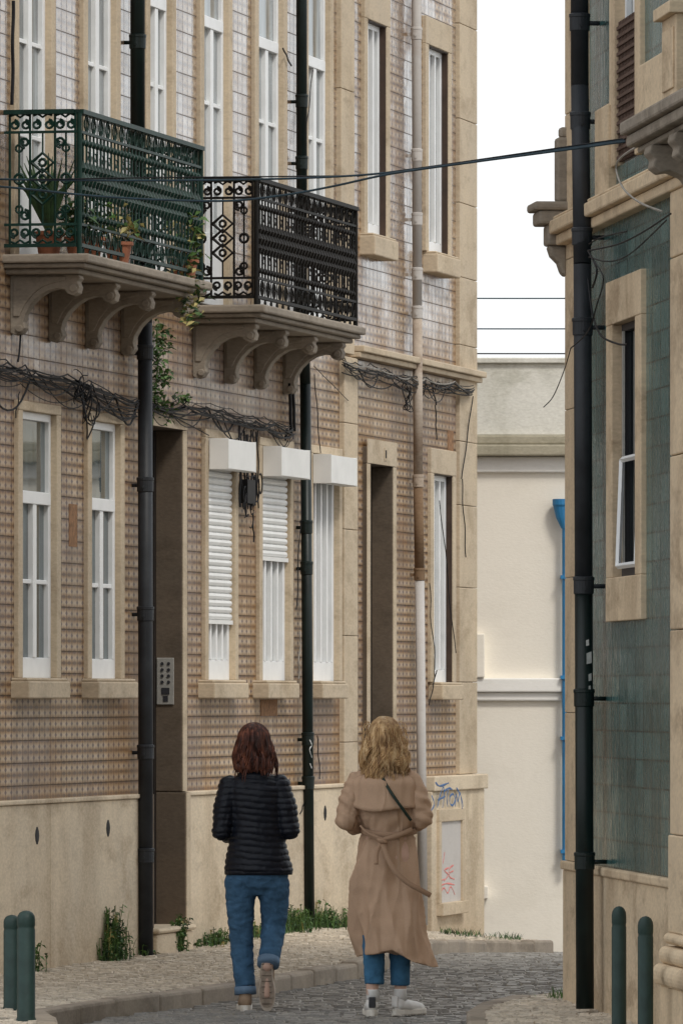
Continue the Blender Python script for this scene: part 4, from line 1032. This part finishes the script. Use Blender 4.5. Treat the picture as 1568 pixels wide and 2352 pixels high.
def hairstyle(nlock,per,top,rx,ry,rz,wv0,wv1,ze0,ze1,flare,back,split,freq,seed,half=.55):
    rnd=random.Random(seed); paths=[]
    for l in range(nlock):
        la=pi*(.90+1.20*(l+rnd.random())/nlock); ph=rnd.uniform(0,6); wv=rnd.uniform(wv0,wv1); ze=rnd.uniform(ze0,ze1); sw=rnd.uniform(-.02,.03); out=rnd.uniform(.0,.014)
        for i in range(per):
            a=la+rnd.gauss(0,.10); st=rnd.uniform(.05,.9); zend=ze+rnd.uniform(-.015,.035); ph2=ph+rnd.uniform(-.4,.4); pts=[]; k=20
            for jn in range(k+1):
                t=jn/k
                if t<split:
                    th=st+(pi/2-st)*(t/split); pts.append((rx*sin(th)*cos(a),-.005+ry*sin(th)*sin(a)-out*t/split,top+rz*cos(th)))
                else:
                    q=(t-split)/(1-split); z=top+(zend-top)*q; fl=1+flare*sin(q*2.4)
                    w=min(1,q*1.8)
                    pts.append((rx*cos(a)*fl+wv*sin(q*freq+ph2)*w+sw*q*q,-.005-out-back*q+ry*sin(a)*(1-.2*q)+wv*.9*cos(q*freq+ph2)*w,z+.004*sin(q*20+ph2)))
            paths.append(pts)
    return paths
paths=hairstyle(26,20,1.585,.096,.111,.105,.003,.013,1.375,1.44,.27,.0,.42,7.5,3)
for i in range(16):
    a=random.uniform(pi*.95,pi*2.05); x,y=.10*cos(a),-.02+.10*sin(a); z=random.uniform(1.42,1.60); dx=random.uniform(.008,.022)*(1 if cos(a)>0 else -1)
    paths.append([(x,y,z),(x+dx*.6,y-.01,z-.02),(x+dx,y-.01,z-.05),(x+dx*1.1,y-.01,z-.08)])
strands(paths,.0036).obj('hair_strands','auburn',hv,smooth=True,fix=False)

# --- woman in trench coat
s2=399.; P2=((883-CX)/s2,FP/s2,0.0)
b=MB(); hz=1.60; headparts(b,.005,.02,hz)
b.chain([(0.0,.0,1.34,.06),(0,.0,1.45,.052),(0.005,.01,1.53,.05)])
b.loft([(.80,.02,0,.15,.10),(.92,.02,0,.16,.11),(1.08,.02,0,.125,.09),(1.25,.01,0,.14,.095),(1.36,.0,0,.15,.08),(1.42,.0,0,.09,.06)],24)
b.chain([(-.165,0,1.35,.048),(-.225,-.03,1.13,.040),(-.12,.20,1.12,.028)]); b.chain([(.165,0,1.35,.048),(.22,-.03,1.14,.040),(.12,.20,1.12,.028)])
hand(b,(-.11,.21,1.12),(.25,.95,.1),-1); hand(b,(.11,.21,1.12),(-.25,.95,.1),1)
b.chain([(-.06,0,.84,.085),(-.065,.0,.47,.055),(-.072,-.04,.12,.034)]); b.chain([(-.072,-.045,.07,.030),(-.075,.10,.045,.022)])
b.chain([(.09,0,.84,.085),(.088,.05,.47,.055),(.092,.05,.12,.034)]); b.chain([(.092,.04,.07,.030),(.12,.15,.045,.022)])
p2=bake(b,'person',['skin'],.0065,4,loc=P2)
label(p2,'blonde woman walking away in belted beige trench coat','person',"two women walking along the street")
eyes(p2,.005,.02,hz)
j=MB()
rings=[(1.47,.0,.003,.070,.066),(1.43,.0,0,.078,.072),(1.405,.0,-.002,.115,.085),(1.37,.0,-.004,.160,.100),(1.31,.0,-.006,.180,.115),(1.22,.008,0,.176,.122),(1.14,.018,0,.166,.118),(1.09,.025,0,.144,.102),(1.06,.025,0,.144,.102)]
seq=[]
for i in range(46):
    t=i/45; z=1.045-(1.045-.350)*t
    cx=.020-.022*sin(t*pi*.8)+.052*t*t; rx=.156+.050*sin(min(1,t*2.2)*pi/2)+.016*t*t; ry=.112+.070*t
    seq.append((z,cx,0,rx,ry))
def fold(a,z):
    t=max(0,min(1,(1.07-z)/.7))
    if t<=0: return .003*noise.noise(Vector((cos(a)*5,sin(a)*5,z*12)))
    am=.010+.024*t
    w=lambda x:1-2*abs(sin(x/2))**.8
    return am*(.9*w(6*a+7*t+1.0)*(.7+.3*sin(2*a+1))+.40*w(11*a-3*t)*(1-.4*t)+.5*sin(3*a+7*t))-.004
allr=(rings+seq)[::-1]
j.loft(allr,96,fold)
for i,v in enumerate(j.v):
    if v[2]<.62:
        k=(.62-v[2])/.27; dz=(.034*sin(v[0]*16+1.2)-.03*(v[0]/.22)+.010*sin(v[0]*40))*k
        j.v[i]=(v[0]+.022*k*k*(1 if v[0]>0 else 0),v[1],v[2]+dz)
j.chain([(-.150,0,1.345,.072),(-.195,-.03,1.24,.071),(-.222,-.045,1.135,.065),(-.17,.08,1.10,.058),(-.122,.19,1.11,.050)])
j.chain([(.150,0,1.345,.072),(.190,-.03,1.24,.071),(.216,-.045,1.145,.065),(.17,.08,1.11,.058),(.122,.19,1.12,.050)])
def cf(co,n):
    # creases: sleeves bunch at the elbow, back pulls towards the belt
    s=.0035*noise.noise(Vector((co.x*8,co.y*8,co.z*16)))
    if abs(co.x-.01)>.165 and co.z>1.02: s+=.004*sin(co.z*95+co.x*60+4*noise.noise(co*7))
    elif 1.02<co.z<1.2: s+=.0035*sin(co.x*70+6*noise.noise(co*6))
    return s
coat=bake(j,'trench_coat',['coat'],.0055,3,cf,p2)
def patch(fn,nu,nv,name,mat,par,thick=.006):
    m=MB(); 
    for jv in range(nv+1):
        for iu in range(nu+1): m.v.append(fn(iu/nu,jv/nv))
    for jv in range(nv):
        for iu in range(nu):
            a=jv*(nu+1)+iu; m.face((a,a+1,a+nu+2,a+nu+1))
    o=m.obj(name,mat,par,smooth=True,fix=False); s=o.modifiers.new('s','SOLIDIFY'); s.thickness=thick; s.offset=0; return o
def flap(s,t):
    a=pi*(1.08+.84*s); z=1.405-t*(.195+.022*sin(s*pi)-.008*cos(s*9))
    k=min(1,t*3); rx=.110+.084*math.sin(k*pi/2)+.010*t; ry=.090+.050*math.sin(k*pi/2)+.022*t*t
    return (rx*cos(a),-.006+ry*sin(a)-.005*sin(s*17)*t,z)
patch(flap,36,12,'storm_flap','coat',coat,.008)
def belt(s,t):
    a=2*pi*s
    return (.025+(.158)*cos(a),(.116)*sin(a),1.052-.022*max(0,-sin(a))**2+.034*t)
patch(belt,48,2,'belt','coat2',coat,.008)
def ribbon(pts,w,name,mat,par,th=.006):
    P=[Vector(p) for p in pts]; m=MB(); out=crom(P)
    for i,p in enumerate(out):
        d=(out[min(i+1,len(out)-1)]-out[max(i-1,0)]).normalized(); s=d.cross(Vector((0,1,0))); s.normalize()
        m.v+=[tuple(p+s*w/2),tuple(p-s*w/2)]
    for i in range(len(out)-1): m.face((2*i,2*i+1,2*i+3,2*i+2))
    o=m.obj(name,mat,par,smooth=True,fix=False); so=o.modifiers.new('s','SOLIDIFY'); so.thickness=th; so.offset=0; return o
kx0,kz0=-.015,1.012
ribbon([(-.12,-.100,1.065),(-.07,-.135,1.04),(kx0,-.152,kz0+.005)],.028,'belt_end','coat2',coat)
ribbon([(.16,-.085,1.08),(.08,-.138,1.045),(kx0,-.152,kz0+.005)],.028,'belt_end','coat2',coat)
ribbon([(kx0,-.158,kz0),(.01,-.190,.93),(.06,-.215,.84),(.13,-.215,.775),(.20,-.200,.735),(.262,-.17,.700)],.030,'belt_tail','coat2',coat)
ribbon([(kx0,-.158,kz0),(-.045,-.182,.95),(-.05,-.205,.88)],.026,'belt_tail','coat2',coat)
ribbon([(-.14,-.10,1.10),(-.10,-.13,1.06),(-.02,-.152,1.02)],.012,'belt_loop','coat2',coat)
m=MB(); m.sphere((kx0,-.160,kz0),(.026,.018,.018)); m.tube([(kx0-.026,-.158,kz0+.010),(kx0+.0,-.174,kz0),(kx0+.026,-.158,kz0-.010)],.012,8); m.obj('belt_knot','coat2',coat,smooth=True)
ribbon([(-.035,-.095,1.44),(-.005,-.140,1.36),(.05,-.165,1.27),(.10,-.160,1.20),(.15,-.12,1.13)],.017,'bag_strap','strap',p2)
j=MB(); j.chain([(-.06,0,.60,.08),(-.062,-.01,.42,.066),(-.060,-.03,.185,.057)],20,endcap=False); j.chain([(.09,.03,.60,.08),(.088,.045,.42,.064),(.088,.05,.175,.056)],20,endcap=False); j.chain([(-.06,0,.60,.08),(.09,.03,.60,.08)],18)
bake(j,'jeans',['denim2'],.006,4,wr(.004,14),p2)
for x,y in ((-.068,-.037),(.090,.05)):
    m=MB(); m.tube([(x,y,.09),(x,y,.150),(x,y,.156)],[.039,.037,.038],16); m.obj('sock','sock',p2,smooth=True)
shoe(p2,(-.075,-.03,0.005),.05,'shoew','solew',1.04,tab='shoed',high=.07)
shoe(p2,(.092,.05,0.005),-.6,'shoew','solew',1.04,tab='shoew',high=.07)
vol=MB(); vol.sphere((.003,-.005,1.625),(.092,.106,.100),20,14); vol.loft([(1.42,-.01,-.055,.065,.034),(1.45,-.005,-.05,.094,.048),(1.49,-.0,-.045,.100,.062),(1.54,0,-.03,.098,.082),(1.64,0,-.01,.092,.098)],28)
hv=bake(vol,'hair',['blonde'],.008,4,lambda co,n:.006*sin(math.atan2(co.y,co.x)*13+co.z*20)+.007*noise.noise(co*18),p2)
paths=hairstyle(34,24,1.625,.095,.109,.103,.008,.024,1.335,1.46,.32,.03,.33,10.5,11)
for i in range(110):
    a=random.uniform(pi*.95,pi*2.05); x,y=.095*cos(a),-.02+.10*sin(a); z=random.uniform(1.38,1.70); dx=random.uniform(.01,.042)*(1 if cos(a)>-.2 else -1)
    paths.append([(x,y,z),(x+dx*.6,y-.01,z+random.uniform(-.01,.012)),(x+dx,y-.02,z-.03),(x+dx*.9,y-.02,z-.08)])
strands(paths,.0028).obj('hair_strands','blonde',hv,smooth=True,fix=False)

# ------------------------------------------------------------------ world, sun, camera
w=bpy.data.worlds.new('World'); scene.world=w; w.use_nodes=True
t=w.node_tree; bg=t.nodes['Background']; bg.inputs['Strength'].default_value=.15
sky=t.nodes.new('ShaderNodeTexSky'); sky.sky_type='NISHITA'; sky.sun_disc=False; sky.sun_elevation=math.radians(48); sky.sun_rotation=math.radians(150); sky.air_density=1.0; sky.dust_density=3.0
tc=t.nodes.new('ShaderNodeTexCoord'); no=t.nodes.new('ShaderNodeTexNoise'); no.inputs['Scale'].default_value=9; no.inputs['Detail'].default_value=4
mp=t.nodes.new('ShaderNodeMapping'); mp.inputs['Scale'].default_value=(1,1,2.5); t.links.new(tc.outputs['Generated'],mp.inputs['Vector']); t.links.new(mp.outputs[0],no.inputs['Vector'])
cr=t.nodes.new('ShaderNodeValToRGB'); cr.color_ramp.elements[0].position=.35; cr.color_ramp.elements[0].color=(6.4,6.75,7.0,1); cr.color_ramp.elements[1].position=.6; cr.color_ramp.elements[1].color=(7.9,8.0,8.1,1)
t.links.new(no.outputs['Fac'],cr.inputs[0])
mx=t.nodes.new('ShaderNodeMix'); mx.data_type='RGBA'; mx.inputs[0].default_value=.9
t.links.new(sky.outputs[0],mx.inputs[6]); t.links.new(cr.outputs[0],mx.inputs[7]); t.links.new(mx.outputs[2],bg.inputs['Color'])
sl=bpy.data.lights.new('sun','SUN'); sl.energy=1.5; sl.angle=math.radians(12); sl.color=(1,.955,.88)
so=bpy.data.objects.new('sun',sl); COL.objects.link(so)
el=math.radians(48); az=math.radians(150)
dv=Vector((sin(az)*cos(el),cos(az)*cos(el),sin(el))); so.rotation_euler=dv.to_track_quat('Z','Y').to_euler(); so.location=(5,30,20)
cam=bpy.data.cameras.new('camera'); co=bpy.data.objects.new('camera',cam); COL.objects.link(co)
co.location=(0,0,E); co.rotation_euler=(pi/2,0,0)
cam.sensor_fit='HORIZONTAL'; cam.sensor_width=36; cam.lens=36*FP/1568; cam.shift_x=0; cam.shift_y=(HY-1176)/1568
cam.clip_start=.5; cam.clip_end=2500
scene.camera=co
scene.view_settings.view_transform='Standard'; scene.view_settings.look='None'; scene.view_settings.exposure=0
